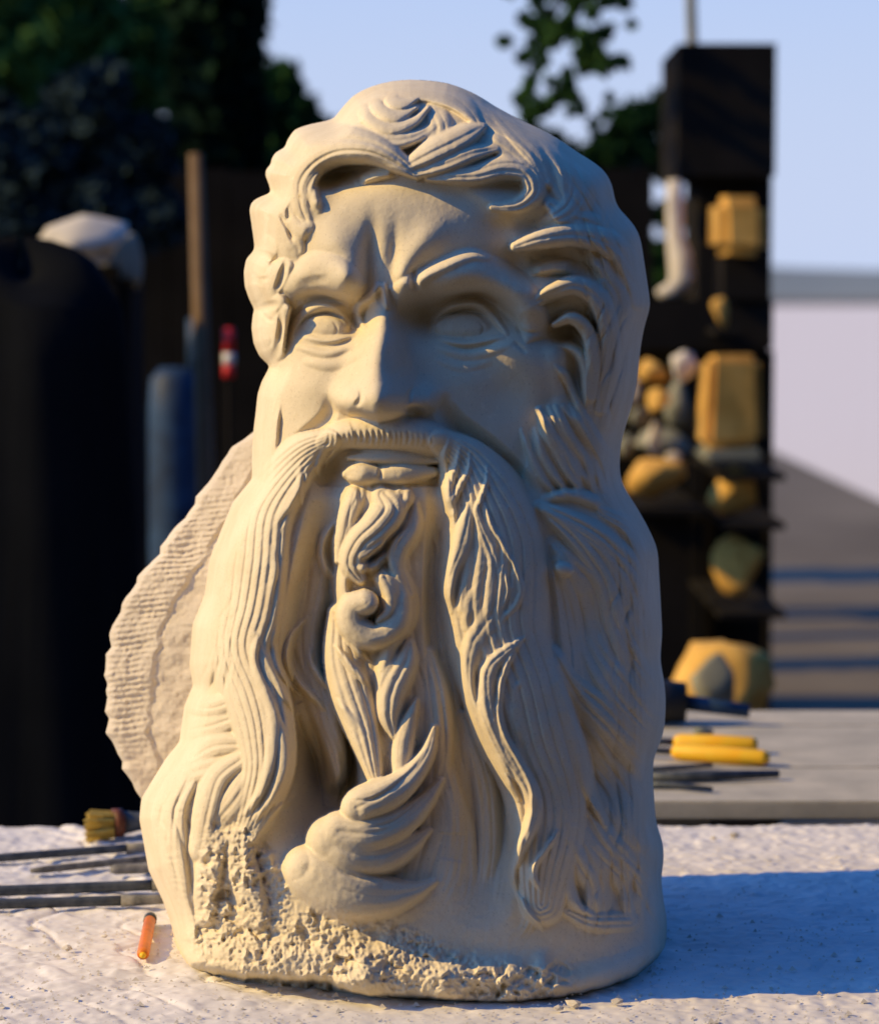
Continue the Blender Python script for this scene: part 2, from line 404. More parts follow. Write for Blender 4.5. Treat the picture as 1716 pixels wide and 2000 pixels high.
for P in ([(488,520,4),(500,545,7),(520,560,5)], [(497,640,4),(510,668,7),(524,690,4)], [(506,412,4),(514,440,6),(512,468,4)], [(540,322,3),(554,334,6),(562,350,4)], [(574,262,4),(594,268,7),(608,292,5)], [(590,312,4),(578,350,6),(584,390,4)],
          [(540,410,4),(560,440,7),(575,480,5)], [(505,602,3),(522,622,6),(540,628,4)]):
    carve(P, 13)
dome(502,560,16,24,30,.8,HAIR,15); dome(516,655,15,24,30,.8,HAIR,0)
# left cheek beard, small locks
family([(520,725,10),(508,790,12),(505,860,12),(515,930,8)], [(548,790,8),(535,850,10),(530,900,10),(520,960,6)], 4, 24, 2, 2.5, tag=BEARD)
# crown curl
roll([(664,258,12,34),(676,218,20,48),(712,186,22,58),(770,172,21,62),(836,174,21,60),(888,192,20,56),(922,222,14,46),(942,256,5,34)], 2, 5, HAIR)
S([(930,200,22),(990,245,26),(1050,300,30),(1100,370,26),(1120,430,18)], 34, 3, 4)
roll([(686,222,8,40),(704,250,15,52),(752,272,18,57),(806,268,13,51),(850,244,4,34)], 2, 4, HAIR, k=4)
roll([(706,200,8,54),(718,230,13,62),(758,250,14,64),(806,238,9,58),(836,210,3,46)], 1, 4, HAIR, k=5)
roll([(730,186,8,58),(738,212,12,68),(772,226,12,68),(812,210,4,54)], 1, 3, HAIR, k=5)
roll([(768,180,8,62),(766,198,12,70),(790,202,9,68),(815,190,3,54)], 0, 3, HAIR, k=6)
S([(850,215,20),(860,250,26),(840,285,22),(800,312,10)], 40, 3, 4)
# big loop over forehead at left
roll([(598,440,14,22),(580,400,26,38),(576,350,34,54),(604,306,38,72),(655,282,36,82),(720,288,28,84),(774,314,18,70),(814,343,6,44)], 3, 6, HAIR)
gauss(690,334,42,17,-46,-4); gauss(648,352,22,20,-30)
S([(622,410,8),(612,382,13),(612,352,12),(628,328,8)], 34, 1); S([(700,352,10),(735,340,14),(772,338,8)], 34, 1)
S([(560,425,12),(580,445,18),(600,455,14)], 34, 1)
# locks sweeping to the right
roll([(785,330,8,50),(845,296,22,68),(905,266,20,66),(944,246,5,48)], 2, 5, HAIR, k=4)
roll([(810,340,7,46),(868,320,16,58),(920,300,15,56),(968,290,6,42)], 2, 4, HAIR, k=4)
roll([(835,348,5,36),(880,342,14,46),(930,340,18,48),(985,326,22,50),(1030,334,22,50),(1044,372,20,46),(1012,400,14,36),(962,404,7,24)], 3, 4, HAIR, k=4)
S([(950,260,26),(1000,290,30),(1050,330,26)], 40, 3, 4)
S([(1080,290,18),(1110,330,26),(1128,370,26),(1110,410,24),(1060,438,12)], 44, 3, 4, q=.6)
S([(1140,330,22),(1175,350,24),(1190,400,22),(1180,450,14)], 34, 3, 4)
roll([(1006,482,8,30),(1060,466,16,50),(1130,458,20,60),(1196,478,22,62),(1236,530,20,58),(1248,590,16,44)], 2, 4, HAIR, k=4)
S([(1150,500,14),(1190,530,20),(1210,580,22),(1212,640,18)], 34, 2, 4)
S([(1038,530,8),(1080,520,16),(1120,522,14)], 22, 2, 3)
roll([(1036,596,6,24),(1080,570,13,46),(1125,558,16,56),(1168,585,18,60),(1188,645,18,58),(1190,720,17,50),(1172,800,12,34)], 2, 4, HAIR, k=4)
roll([(1082,634,5,20),(1118,622,11,42),(1148,650,13,50),(1160,705,13,46),(1154,775,10,34)], 1, 3, HAIR, k=4)
gauss(1105,655,26,14,-26); gauss(1118,740,12,34,-26); gauss(1075,585,26,10,-18)
S([(1088,672,6),(1115,676,12),(1138,705,13),(1146,760,12),(1150,800,8)], 34, 1, 3, q=.6)
S([(1225,590,14),(1218,630,20),(1230,690,18),(1220,760,18),(1190,830,14)], 36, 2, 4)
S([(1085,715,5),(1105,735,10),(1122,775,9),(1140,815,6)], 24, 1)

# ---- beard : large forms
hb = np.clip((YY-850)/120, 0, 1)*(1-infa*(YY < 950))
H += 10*hb
carve([(650,930,34),(632,1050,50),(622,1180,66),(622,1300,84),(640,1420,104),(640,1530,110),(600,1630,90),(556,1730,56)], 130)
carve([(856,930,20),(856,1050,28),(866,1180,42),(888,1330,56),(920,1450,60),(948,1560,64),(945,1720,64),(930,1830,50)], 96)
gauss(652,1500,46,90,-110); gauss(640,1330,34,90,-30); gauss(640,1010,26,60,-14)
# right outer beard
family([(1060,985,12),(1160,1020,20),(1240,1080,20),(1278,1180,18),(1286,1290,16)], [(1060,1000,12),(1125,1060,20),(1180,1140,22),(1215,1250,22),(1280,1350,16)], 6, 26, 2, 7, jit=6, zj=9)
family([(1085,1060,14),(1150,1140,22),(1180,1240,24),(1230,1330,22),(1285,1390,18)], [(1090,1100,14),(1110,1220,22),(1130,1330,24),(1190,1410,24),(1275,1480,18)], 5, 26, 2, 7, jit=8, zj=10)
family([(1075,1260,14),(1120,1330,20),(1200,1400,24),(1270,1490,24),(1265,1600,20)], [(1075,1330,14),(1110,1430,22),(1150,1520,26),(1210,1610,26),(1240,1700,20)], 6, 34, 2, 7, jit=8, zj=10)
family([(1110,1480,14),(1150,1580,22),(1195,1650,24),(1270,1720,24),(1285,1790,18)], [(1075,1560,14),(1100,1650,22),(1115,1730,22),(1130,1790,12)], 6, 28, 2, 7, jit=8, zj=9)
for P in ([(1175,1000,10,20),(1235,1035,18,32),(1268,1100,20,34),(1280,1180,18,26)], [(1200,1090,10,16),(1250,1160,20,30),(1272,1240,20,30),(1284,1320,14,20)], [(1210,1230,12,16),(1250,1310,20,30),(1285,1370,18,26)],
          [(1180,1360,10,14),(1230,1430,20,34),(1268,1500,20,34),(1268,1580,16,22)], [(1200,1500,12,16),(1230,1580,20,30),(1258,1650,18,30)], [(1190,1640,12,20),(1240,1700,22,40),(1285,1760,24,40),(1296,1800,16,26)], [(1110,1780,12,26),(1160,1800,20,30),(1230,1800,20,22)]):
    roll(P, 3, 6, BEARD)
gauss(1130,1440,22,70,-50,-14); gauss(1200,1520,46,36,-50,40); gauss(1190,1740,60,24,-16); gauss(1140,1220,30,70,-40,-10); gauss(1110,960,30,14,-14)
dome(1275,1665,26,50,24,.8,BEARD)
family([(1045,800,6),(1070,850,10),(1100,900,11),(1120,955,6)], [(1130,790,6),(1165,850,11),(1190,900,11),(1205,960,6)], 7, 34, 1, 5, jit=5, zj=6)
family([(1020,840,5),(1035,880,8),(1060,930,9),(1090,970,5)], [(1060,840,5),(1085,885,8),(1110,930,9),(1140,975,5)], 3, 28, 1, 3, jit=4)
S([(1065,975,10),(1110,965,14),(1150,975,14),(1180,995,8)], 30, 1, tag=BEARD)
# left outer beard
family([(512,900,12),(455,1000,20),(425,1090,22),(405,1180,22),(392,1280,20)], [(560,900,12),(505,1000,22),(480,1090,26),(462,1180,26),(440,1280,22)], 4, 26, 2, 3, jit=4)
S([(405,1110,8),(430,1140,14),(455,1190,14),(480,1250,8)], 40, 1, tag=BEARD); S([(425,1180,18),(420,1240,24),(405,1300,24),(385,1350,16)], 36, 2, tag=BEARD)
S([(395,1200,20),(385,1260,20),(385,1330,14)], 30, 1, tag=BEARD)
for P, z in (([(370,1378,12),(410,1382,20),(455,1368,18),(480,1350,8)], 30), ([(365,1425,22),(420,1415,28),(480,1395,18)], 26), ([(372,1480,22),(420,1455,26),(490,1455,18)], 30),
             ([(352,1520,18),(400,1500,26),(460,1490,18)], 24), ([(330,1500,14),(305,1545,20),(290,1610,24),(300,1700,24),(325,1790,20)], 18),
             ([(365,1520,24),(345,1570,26),(338,1650,26),(350,1740,24),(365,1820,24)], 30), ([(470,1485,20),(425,1520,24),(405,1580,24),(392,1660,22)], 42),
             ([(490,1510,24),(460,1560,30),(430,1600,24)], 40), ([(450,1610,20),(420,1650,26),(405,1720,24),(400,1790,20)], 34), ([(500,1580,20),(470,1640,26),(480,1720,30),(500,1790,30)], 34)):
    roll([(x_, y_, r_, z+8-(10 if q_ in (0, len(P)-1) else 0)) for q_, (x_, y_, r_) in enumerate(P)], 2, 5, BEARD, ell=.9)
# left valley flank strands
family([(590,930,10),(570,1040,26),(575,1150,30),(560,1260,30),(600,1370,30),(640,1470,26),(650,1560,16)], [(625,920,10),(625,1020,24),(625,1150,28),(610,1270,28),(640,1370,26),(660,1460,24),(670,1540,10)], 4, -62, 3, 4, jit=5, zj=8)
for P in ([(905,1400,12,-20),(930,1480,20,-14),(950,1560,22,-16),(955,1660,22,-14),(935,1780,16,-16)], [(985,1630,6,-60),(985,1720,18,-6),(970,1790,18,0),(940,1840,12,-6)],
          [(1040,1760,12,20),(1030,1810,16,14),(1000,1850,12,4)], [(880,1800,10,0),(905,1830,14,4),(960,1850,12,4)]):
    roll(P, 3, 5, BEARD)
# long left lock of the moustache
roll([(640,862,20,40),(592,890,34,50),(548,942,46,56),(508,1010,60,60),(490,1100,68,62),(484,1190,64,62),(470,1270,58,62),(492,1350,58,64),(514,1430,52,66),(520,1500,46,62),(498,1575,38,50),(466,1650,22,36)], 8, 5.5, MOUST, ell=.62, ph=1.0)
for P, z in (([(585,905,4),(584,945,7),(560,990,8),(528,1028,9),(520,1052,9),(530,1085,9),(534,1120,9),(512,1195,9),(503,1250,9),(520,1300,9),(552,1352,9),(580,1395,5)], 52),
             ([(557,1022,3),(543,1045,5),(544,1070,3)], 44), 
             ([(550,1208,3),(536,1240,6),(536,1275,7),(550,1315,7),(590,1365,4)], 38), ([(598,1205,4),(572,1240,8),(563,1285,9),(576,1325,9),(604,1355,8),(632,1385,4)], 30),
             ([(606,1262,3),(609,1295,7),(630,1328,8),(662,1356,5)], 18), ([(515,1360,6),(545,1420,10),(552,1490,12),(535,1550,10),(500,1600,6)], 62),
             ([(500,1240,6),(498,1300,9),(530,1390,12),(530,1470,12),(512,1540,10),(480,1590,6)], 70), ([(575,1560,5),(530,1590,8),(490,1640,8),(470,1680,6)], 36)):
    S(P, z, 0, tag=MOUST, q=.6)
# moustache left upper tips
for P in ([(628,872,4),(610,890,8),(598,915,6),(600,945,3)], [(655,868,4),(632,880,8),(622,905,8),(624,935,3)], [(680,872,4),(655,882,7),(640,900,6),(634,918,3)], [(600,885,5),(582,915,9),(585,950,6),(588,985,3)]):
    S(P, 44, 1, 2, tag=MOUST, q=.6)
# centre column
S([(745,940,50),(742,1000,66),(740,1080,78),(738,1160,84),(745,1260,90),(765,1380,90),(785,1520,90),(790,1640,100),(770,1740,90)], 12, 7, 3, q=.6, tag=BEARD)
roll([(746,966,17,36),(760,994,30,58),(738,1028,29,68),(704,1062,25,66),(689,1100,22,58),(704,1132,9,44)], 3, 5, BEARD)
roll([(812,985,6,20),(808,1030,14,34),(782,1072,14,42),(776,1110,13,42),(796,1160,10,36)], 1, 4, BEARD)
roll([(690,962,10,24),(680,1005,16,32),(672,1050,14,30),(660,1095,6,20)], 2, 4, BEARD)
family([(800,970,14),(830,1040,22),(840,1130,24),(850,1230,24),(866,1350,26),(880,1500,26),(880,1640,24),(860,1780,16)], [(835,960,10),(862,1040,20),(868,1130,20),(878,1230,22),(905,1350,24),(945,1500,26),(965,1640,26),(960,1800,16)], 5, -30, 3, 5, zj=7, jit=5)
for P, z, n in (([(700,965,14),(685,1005,18),(682,1040,16),(672,1085,8)], 26, 2), 
             ([(792,952,8),(795,975,13),(788,1000,6)], 38, 1), ([(775,955,6),(780,962,8),(778,972,4)], 36, 0), ([(800,1000,8),(800,1040,22),(778,1085,22),(790,1130,16)], 20, 2),
             ([(672,1018,6),(660,1050,10),(656,1075,8)], 20, 0), ([(692,1085,6),(716,1082,10),(738,1070,9),(752,1052,4)], 60, 0), ([(695,1110,6),(722,1108,11),(745,1092,9),(758,1072,3)], 60, 0),
             ([(655,1015,3),(636,1045,8),(628,1080,9),(638,1112,9),(654,1134,4)], 26, 0), ([(793,1034,3),(770,1060,8),(763,1088,9),(774,1118,9),(792,1146,4)], 44, 0),
             ([(680,1095,14),(668,1130,16),(672,1180,18),(700,1220,18)], 36, 2), ([(760,1100,18),(785,1150,26),(788,1200,28),(765,1245,22),(720,1262,14)], 34, 3),
             ([(735,1115,16),(760,1150,22),(765,1190,18),(745,1215,10)], 56, 2)):
    S(P, z, n, 3, tag=BEARD, q=.6)
roll([(770,1126,8,40),(786,1168,14,52),(774,1220,20,62),(730,1244,22,68),(692,1222,24,72),(688,1190,24,76),(712,1178,22,84)], 1, 3, BEARD)
gauss(742,1188,14,16,10)
roll([(745,1128,6,56),(762,1165,9,62),(758,1196,8,62),(738,1212,5,58)], 0, 3, BEARD, k=3)
# right twist and left lock below the bulb
roll([(835,1280,16,8),(852,1360,26,16),(858,1450,28,16),(850,1540,24,14)], 3, 5, BEARD)
roll([(664,1200,20,6),(672,1280,34,22),(690,1352,37,36),(710,1424,30,44),(727,1494,18,50),(741,1550,6,50)], 4, 5, BEARD, ell=.75)
roll([(800,1258,8,30),(792,1295,20,44),(768,1345,26,52),(760,1395,20,52),(768,1438,6,44)], 2, 5, BEARD)
roll([(812,1370,4,34),(794,1425,16,52),(785,1478,19,58),(784,1530,12,62)], 1, 4, BEARD)
for P, z, n in ( ([(660,1180,6),(676,1230,10),(700,1268,10),(722,1292,4)], 48, 0),
             ([(655,1262,4),(690,1305,10),(722,1340,5)], 46, 0), ([(660,1370,6),(700,1420,12),(735,1460,5)], 40, 1), ([(790,1255,6),(765,1262,16),(750,1310,18),(742,1360,8)], 40, 1),
              ([(780,1298,5),(763,1325,9),(756,1352,6)], 44, 0), 
             ([(830,1280,20),(850,1350,26),(858,1430,26),(850,1500,20)], 6, 3), ([(735,1420,14),(755,1480,18),(765,1530,14)], 16, 3),
             ([(870,1500,18),(885,1580,28),(880,1680,30),(850,1780,24)], 4, 4), ([(900,1560,10),(910,1640,20),(905,1730,22),(880,1820,16)], -10, 3)):
    S(P, z, n, 3, tag=BEARD, q=.6)
# scrolled end of the beard
for P in ([(905,1660,20,-20),(860,1730,30,6),(790,1775,34,16),(710,1795,28,12),(650,1785,20,0)], [(700,1792,14,14),(680,1770,34,44),(636,1738,34,48)],
          [(850,1722,4,20),(808,1742,15,42),(750,1752,34,68),(680,1738,52,86),(622,1708,50,84),(600,1698,40,76)],
          [(838,1622,4,24),(800,1648,17,48),(745,1668,36,78),(688,1664,46,94),(648,1642,42,92)],
          [(862,1524,4,28),(830,1566,14,50),(785,1604,25,80),(725,1626,36,100),(664,1626,36,98)],
          [(848,1422,5,40),(832,1474,13,62),(796,1524,21,88),(752,1554,29,108),(712,1570,31,114),(696,1577,26,108)]):
    roll(P, 2, 3, BEARD, ell=.8, k=13)
for P in ([(690,1700,4),(740,1712,5),(800,1704,3)], [(650,1690,4),(690,1712,5),(760,1722,3)], [(700,1620,4),(770,1604,5),(838,1545,3)], [(660,1560,3),(730,1560,5),(800,1510,5),(836,1460,3)]):
    carve(P, 5)
S([(596,1705,4),(575,1722,3),(545,1745,2)], 20, 0, tag=BEARD)
# right half of the moustache: one big hanging roll
roll([(862,862,20,40),(912,905,40,58),(950,975,64,70),(966,1060,90,76),(970,1150,98,80),(978,1250,90,80),(1008,1350,86,80),(1045,1450,80,76),(1072,1550,72,70),(1072,1650,64,64),(1060,1765,40,46)], 8, 6, MOUST, ell=.6, ph=2.2)
for P, z, n in (([(876,864,3),(864,900,9),(866,935,12),(880,985,11),(888,1035,4)], 62, 0), ([(898,874,3),(890,910,7),(876,950,12),(880,1000,10)], 66, 0), ([(917,886,3),(914,920,6),(898,948,8),(884,985,6)], 68, 0),
             ([(920,975,4),(910,1020,16),(900,1070,20),(884,1115,16),(876,1155,14),(880,1195,6)], 72, 2), ([(918,1110,4),(905,1150,9),(899,1205,5)], 66, 0), ([(942,1130,4),(918,1175,14),(910,1225,10)], 70, 1),
             ([(951,912,3),(950,940,5),(938,975,6),(931,1000,7),(944,1040,10),(962,1090,14),(970,1140,18),(958,1200,22),(925,1260,22),(914,1315,16),(922,1380,16),(948,1450,16),(985,1515,14),(1012,1560,7)], 76, 2),
             ([(948,985,3),(960,1025,5),(984,1068,5),(1004,1105,5),(1017,1145,6),(1010,1178,6),(985,1205,6),(965,1230,4)], 80, 0), ([(971,995,2),(984,1045,4),(1001,1085,4)], 72, 0),
             ([(986,1120,3),(992,1150,4),(985,1185,3)], 84, 0), ([(990,988,3),(993,1004,3)], 66, 0),
             ([(1024,1245,3),(985,1276,14),(956,1310,18),(950,1365,19),(962,1420,19),(992,1480,19),(1028,1530,18),(1044,1575,16),(1034,1620,15),(1012,1665,12),(1002,1705,8),(1012,1752,3)], 88, 2),
             ([(1012,1262,3),(985,1310,7),(974,1370,7),(984,1430,7),(1016,1490,7),(1038,1540,6),(1040,1590,5)], 94, 0), ([(1025,1320,3),(1006,1350,7),(1005,1400,8),(1020,1450,6)], 78, 0),
             ([(1040,1440,8),(1070,1500,14),(1100,1570,14),(1110,1640,10)], 62, 1), ([(1075,1300,10),(1100,1380,18),(1130,1460,18),(1150,1540,14),(1180,1610,8)], 56, 2),
             ([(1090,1622,3),(1068,1656,6),(1045,1688,7),(1041,1712,7),(1055,1740,3)], 76, 0), ([(1010,1745,4),(1030,1780,7),(1060,1815,4)], 50, 0), ([(1130,1640,6),(1110,1700,12),(1120,1760,12),(1160,1790,6)], 40, 1)):
    S(P, z, n, 3, tag=MOUST, q=.6)
dome(1100,1112,18,12,64,.8,MOUST,20)
# middle of the moustache
S([(632,864,16),(665,850,26),(740,848,36),(820,854,36),(884,876,28)], 62, 0, tag=MOUST, q=.6)
for i in range(19):
    x = 638+i*11.2+_rs.uniform(-1.5, 1.5)
    yt = 832+abs(x-742)*.10+_rs.uniform(-3, 3); yb = 872+abs(x-742)*.06+_rs.uniform(-4, 5)
    carve([(x,yt,2.8),(x+3,(yt+yb)/2,4.6),(x+(-5 if x < 690 else -1),yb,2.8)], 4.6 if x < 800 else 3.0)
# mouth
gauss(750,906,96,28,-26); gauss(648,925,20,34,-30); gauss(850,930,12,40,-18)
roll([(682,894,5,4),(740,892,13,18),(800,895,13,16),(852,901,5,6)], 0, 3, LIPS, k=3)
roll([(676,926,8,8),(704,925,19,28),(742,928,15,22),(786,926,18,27),(845,922,9,12)], 0, 3, LIPS, k=3)
carve([(742,905,5),(743,925,6),(741,940,4)], 7); carve([(676,909,3),(740,907,3),(840,912,3)], 4)
gauss(740,955,60,8,-8)

# combed strands running with the outline on the right
_rd = 1262.0+np.interp(gy, [150,300,400,500,600,850,1000,1100,1850], [-300,-130,-66,-10,8,-50,-20,22,36])[:, None]-XX
def strands(mask, sp, dep, seed):
    ph = _rd/sp+.55*vnoise(90, seed)+.25*vnoise(36, seed+1)
    c = np.abs(np.sin(np.pi*ph)); w = .5+.5*vnoise(70, seed+2, .6, 1.6)
    global H
    H -= mask*dep*(1-c)**1.6*np.clip(w+.2, 0, 1)
mk = _ss((XX-1085-.12*(YY-300))/50)*_ss((YY-215)/60)*_ss((860-YY)/60)
strands(mk, 25, 14, 81); strands(mk, 9.5, 4.5, 85)
mk = _ss((XX-1165)/60)*_ss((YY-1000)/60)*_ss((1830-YY)/60)
strands(mk, 30, 14, 91); strands(mk, 10.5, 5, 95)
mk = _ss((XX-1100)/40)*_ss((1230-XX)/40)*_ss((YY-1640)/60)*_ss((1850-YY)/50)
strands(mk, 22, 10, 101)

_rd = XX-np.interp(gy, [150,250,300,400,500,600,700,800,930,1000,1100,1200,1300,1400,1500,1600,1850], [700,575,540,500,490,488,500,500,480,440,405,380,366,352,300,274,330])[:, None]
mk = _ss((YY-950)/70)*_ss((1370-YY)/50)*_ss((470-XX+.05*(YY-1000))/50)
strands(mk, 27, 13, 111); strands(mk, 9.0, 4, 115)
mk = _ss((YY-1500)/50)*_ss((1820-YY)/50)*_ss((400-XX)/40)
strands(mk, 24, 12, 121)
mk = _ss((YY-720)/40)*_ss((920-YY)/40)*_ss((548-XX)/24)
strands(mk, 12, 8, 131)
carve([(648,624,2.5),(658,642,3),(650,660,2.5)], 3); carve([(930,622,2.5),(944,640,3),(934,660,2.5)], 3)

# ---- rough, unfinished stone at the foot
rough = inpoly([(400,1625),(470,1600),(540,1680),(575,1790),(640,1775),(700,1800),(760,1790),(880,1860),(960,1880),(1090,1900),(1090,1990),(340,1990),(330,1870),(385,1800),(390,1700)]).astype(float)
rough = blur(rough, 10)
ledge = np.interp(gx, [300,360,440,520,640,760,850,950,1040,1110,1200,1300], [1850,1830,1850,1850,1860,1850,1880,1890,1895,1905,1880,1830])[None, :]
H += 34*(1/(1+np.exp(-(YY-ledge)/9)))
n1 = vnoise(26, 1, .9, 1.2)+.5*vnoise(13, 2)
amt = rough*np.clip(.55+.8*vnoise(60, 21), .12, 1.1)
rid = 1-np.abs(vnoise(30, 4, 1.0, .95)+.5*vnoise(13, 6, 1.0, 1.0))*1.6
def chips(sc, seed):
    r = np.random.RandomState(seed); nx_ = int((GX1-GX0)/sc)+3; ny_ = int((GY1-1560)/sc)+3
    jx_ = r.rand(ny_, nx_); jy_ = r.rand(ny_, nx_); tx_ = r.randn(ny_, nx_); ty_ = r.randn(ny_, nx_); hh_ = r.randn(ny_, nx_)
    ys_ = YY > 1570; X = XX[ys_]+6*vnoise(14, seed+5)[ys_]; Y = YY[ys_]+6*vnoise(14, seed+6)[ys_]
    cx_ = ((X-GX0)/sc).astype(int)+1; cy_ = ((Y-1560)/sc).astype(int)+1; best = np.full(X.shape, 1e9); val = np.zeros(X.shape)
    for di in (-1, 0, 1):
        for dj in (-1, 0, 1):
            a_ = np.clip(cy_+di, 0, ny_-1); b_ = np.clip(cx_+dj, 0, nx_-1)
            px_ = GX0+(b_-1+jx_[a_, b_])*sc; py_ = 1560+(a_-1+jy_[a_, b_])*sc; d_ = (X-px_)**2+(Y-py_)**2
            v_ = hh_[a_, b_]*.22*sc+(tx_[a_, b_]*(X-px_)+ty_[a_, b_]*(Y-py_))*.42
            m_ = d_ < best; best = np.where(m_, d_, best); val = np.where(m_, v_, val)
    o = np.zeros_like(H); o[ys_] = np.clip(val, -.8*sc, .8*sc); return o
ch = chips(26, 301)*.8+chips(13, 302)*.9+chips(7, 303)*.9
H += np.clip(amt+.25*rough, 0, 1.1)*ch*.75
edge_r = blur(inpoly([(900,1905),(1040,1890),(1180,1868),(1292,1822),(1305,1850),(1240,1915),(1090,1965),(900,1975)]).astype(float), 8)
H += edge_r*ch*.55*np.clip(.5+vnoise(50, 311), 0, 1)
H += amt*(4*n1+4*(rid-.4)) + rough*(3.0*(1-np.abs(vnoise(4.2, 3))*2)+4.5*(1-np.abs(vnoise(8, 14))*2))*(.4+.6*np.clip(.5+vnoise(30, 23), 0, 1))
hol = np.clip(vnoise(17, 7, 1.0, 1.0)+.4*vnoise(8, 8)-.42, 0, 1); H -= rough*30*np.minimum(hol, .5)*np.clip(.4+1.2*vnoise(70, 41), 0, 1)
gauss(712,1905,26,22,26); gauss(690,1915,22,14,12); gauss(865,1912,22,34,22); gauss(815,1905,22,12,12); gauss(1060,1885,12,16,16)
gauss(930,1900,60,14,18,-12); gauss(600,1895,70,20,-10)
# horizontal rasp marks on the left foot
ras = np.clip(1-np.abs(XX-330)/70, 0, 1)*np.clip((YY-1540)/40, 0, 1)*np.clip((1800-YY)/60, 0, 1)
H += ras*1.3*np.sin(YY/2.4+XX/30+3*vnoise(30, 9))*np.clip(.5+vnoise(24, 61), 0, 1)
# general chisel unevenness
fh = np.where(TAG == FACE, .35, 1.0)
H += fh*(1.3*vnoise(40, 11)+.6*vnoise(9, 12)) + .22*vnoise(3.2, 13)
# the block is undercut along its lower edge
yedge = np.interp(gx, [200,345,370,420,480,560,640,662,720,850,950,1020,1090,1180,1240,1290,1330], [1850,1852,1886,1898,1908,1914,1917,1932,1944,1954,1960,1959,1951,1932,1906,1862,1850])[None, :]
yedge = yedge + 2.5*vnoise(22, 31)[200:201, :] + 1.5*vnoise(8, 32)[200:201, :]
H -= 130/(1+np.exp(-(YY-yedge)/3.0))
BASE = 10
TAG[(YY > ledge-14) | ((rough > .6) & (YY > 1760))] = BASE
_oh = np.stack([blur((TAG == i).astype(np.float32), 5) for i in range(11)])
TAG = np.argmax(_oh, 0).astype(np.int8)
def soften(A):
    for ax in (0, 1):
        A = .25*np.roll(A, 1, ax)+.5*A+.25*np.roll(A, -1, ax)
    return A
H = soften(soften(H))

Ly = [(155,800),(156,784),(158,766),(162,746),(168,726),(176,707),(187,689),(205,672),(235,648),(241,604),(252,575),(275,560),(290,556),(294,540),(310,530),(322,529),(328,520),(342,518),(365,527),(378,529),(384,505),(395,491),(410,487),(450,493),(480,497),(490,495),(505,481),(530,476),(560,478),(585,487),(605,497),(612,494),(640,491),(670,495),(695,506),(715,527),(745,511),(770,503),(800,500),(840,495),(880,492),(935,492),(980,455),(1040,430),(1090,410),(1160,400),(1220,376),(1300,370),(1340,377),(1350,372),(1380,360),(1450,350),(1480,325),(1520,300),(1560,276),(1600,272),(1700,290),(1760,318),(1800,333),(1850,342),(2010,352)]
Ry = [(155,800),(156,828),(158,850),(162,874),(169,896),(180,922),(192,944),(205,963),(222,992),(245,1040),(262,1080),(285,1112),(305,1133),(309,1152),(320,1170),(345,1190),(370,1198),(395,1200),(412,1208),(425,1230),(460,1250),(500,1256),(560,1265),(600,1271),(630,1259),(680,1250),(740,1245),(790,1235),(830,1222),(870,1211),(920,1209),(950,1216),(985,1240),(1020,1260),(1050,1275),(1075,1285),(1110,1286),(1180,1290),(1240,1293),(1290,1288),(1320,1295),(1360,1300),(1420,1298),(1450,1290),(1480,1275),(1530,1275),(1600,1280),(1620,1283),(1635,1293),(1680,1297),(1712,1290),(1760,1295),(1790,1302),(2010,1300)]
Cy = [(155,800),(900,800),(1500,800),(2010,800)]
def outline(tab, y):
    a = np.array(tab, float); f = np.arange(100, 2060, 1.0); v = np.interp(f, a[:, 0], a[:, 1])
    def sm(sg):
        n = int(sg*4); k = np.exp(-.5*(np.arange(-n, n+1)/sg)**2); k /= k.sum(); return np.convolve(np.pad(v, n, mode='edge'), k, 'valid')
    s = sm(4.0)
    if tab is Ry: w2 = np.clip((f-170)/60, 0, 1); s = s*(1-w2)+sm(14.0)*w2
    s2 = sm(2.0); w1 = np.clip((f-162)/12, 0, 1); w = np.clip((f-185)/30, 0, 1)
    return np.interp(y, f, v*(1-w1)+(s2*(1-w)+s*w)*w1)
_yy = np.arange(100, 2040, 2.0)
def _sm(tab, s, off):
    v = outline(tab, _yy); k = np.exp(-.5*(np.arange(-60, 61)*2/s)**2); k /= k.sum()
    w = np.convolve(np.pad(v, 60, mode='edge'), k, 'valid')
    return w+off
LS = _sm(Ly, 34, -14); RS = _sm(Ry, 34, 14)
def depthB(y):
    u = np.clip(1-(np.asarray(y, float)-150)/340, 0, 1)
    b = 380*np.sqrt(np.clip(1-u**2.3, 0, 1))
    return b + np.interp(y, [500, 900, 1200, 1700, 2010], [0, -10, 0, 30, 36])
NP = 2.5
# distance inward from the silhouette
_oy = np.r_[np.arange(155, 330, 1.0), np.arange(330, 2012, 4.0)]
_pts = [(x, y, 50) for x, y in zip(outline(Ly, _oy)[::-1], _oy[::-1])] + [(x, y, 50) for x, y in zip(outline(Ry, _oy)[1:], _oy[1:])]
EDGE = np.full(H.shape, 50.0)
for (x0, y0, _), (x1, y1, _) in zip(_pts[:-1], _pts[1:]):
    k0 = max(0, int((min(x0, x1)-52-GX0)/GS)); k1 = min(NX, int((max(x0, x1)+52-GX0)/GS)+2)
    l0 = max(0, int((min(y0, y1)-52-GY0)/GS)); l1 = min(NY, int((max(y0, y1)+52-GY0)/GS)+2)
    dx, dy = x1-x0, y1-y0; x = gx[k0:k1][None]; y = gy[l0:l1][:, None]
    u = np.clip(((x-x0)*dx+(y-y0)*dy)/(dx*dx+dy*dy+1e-9), 0, 1)
    EDGE[l0:l1, k0:k1] = np.minimum(EDGE[l0:l1, k0:k1], np.hypot(x-x0-u*dx, y-y0-u*dy))
CX = 800.0
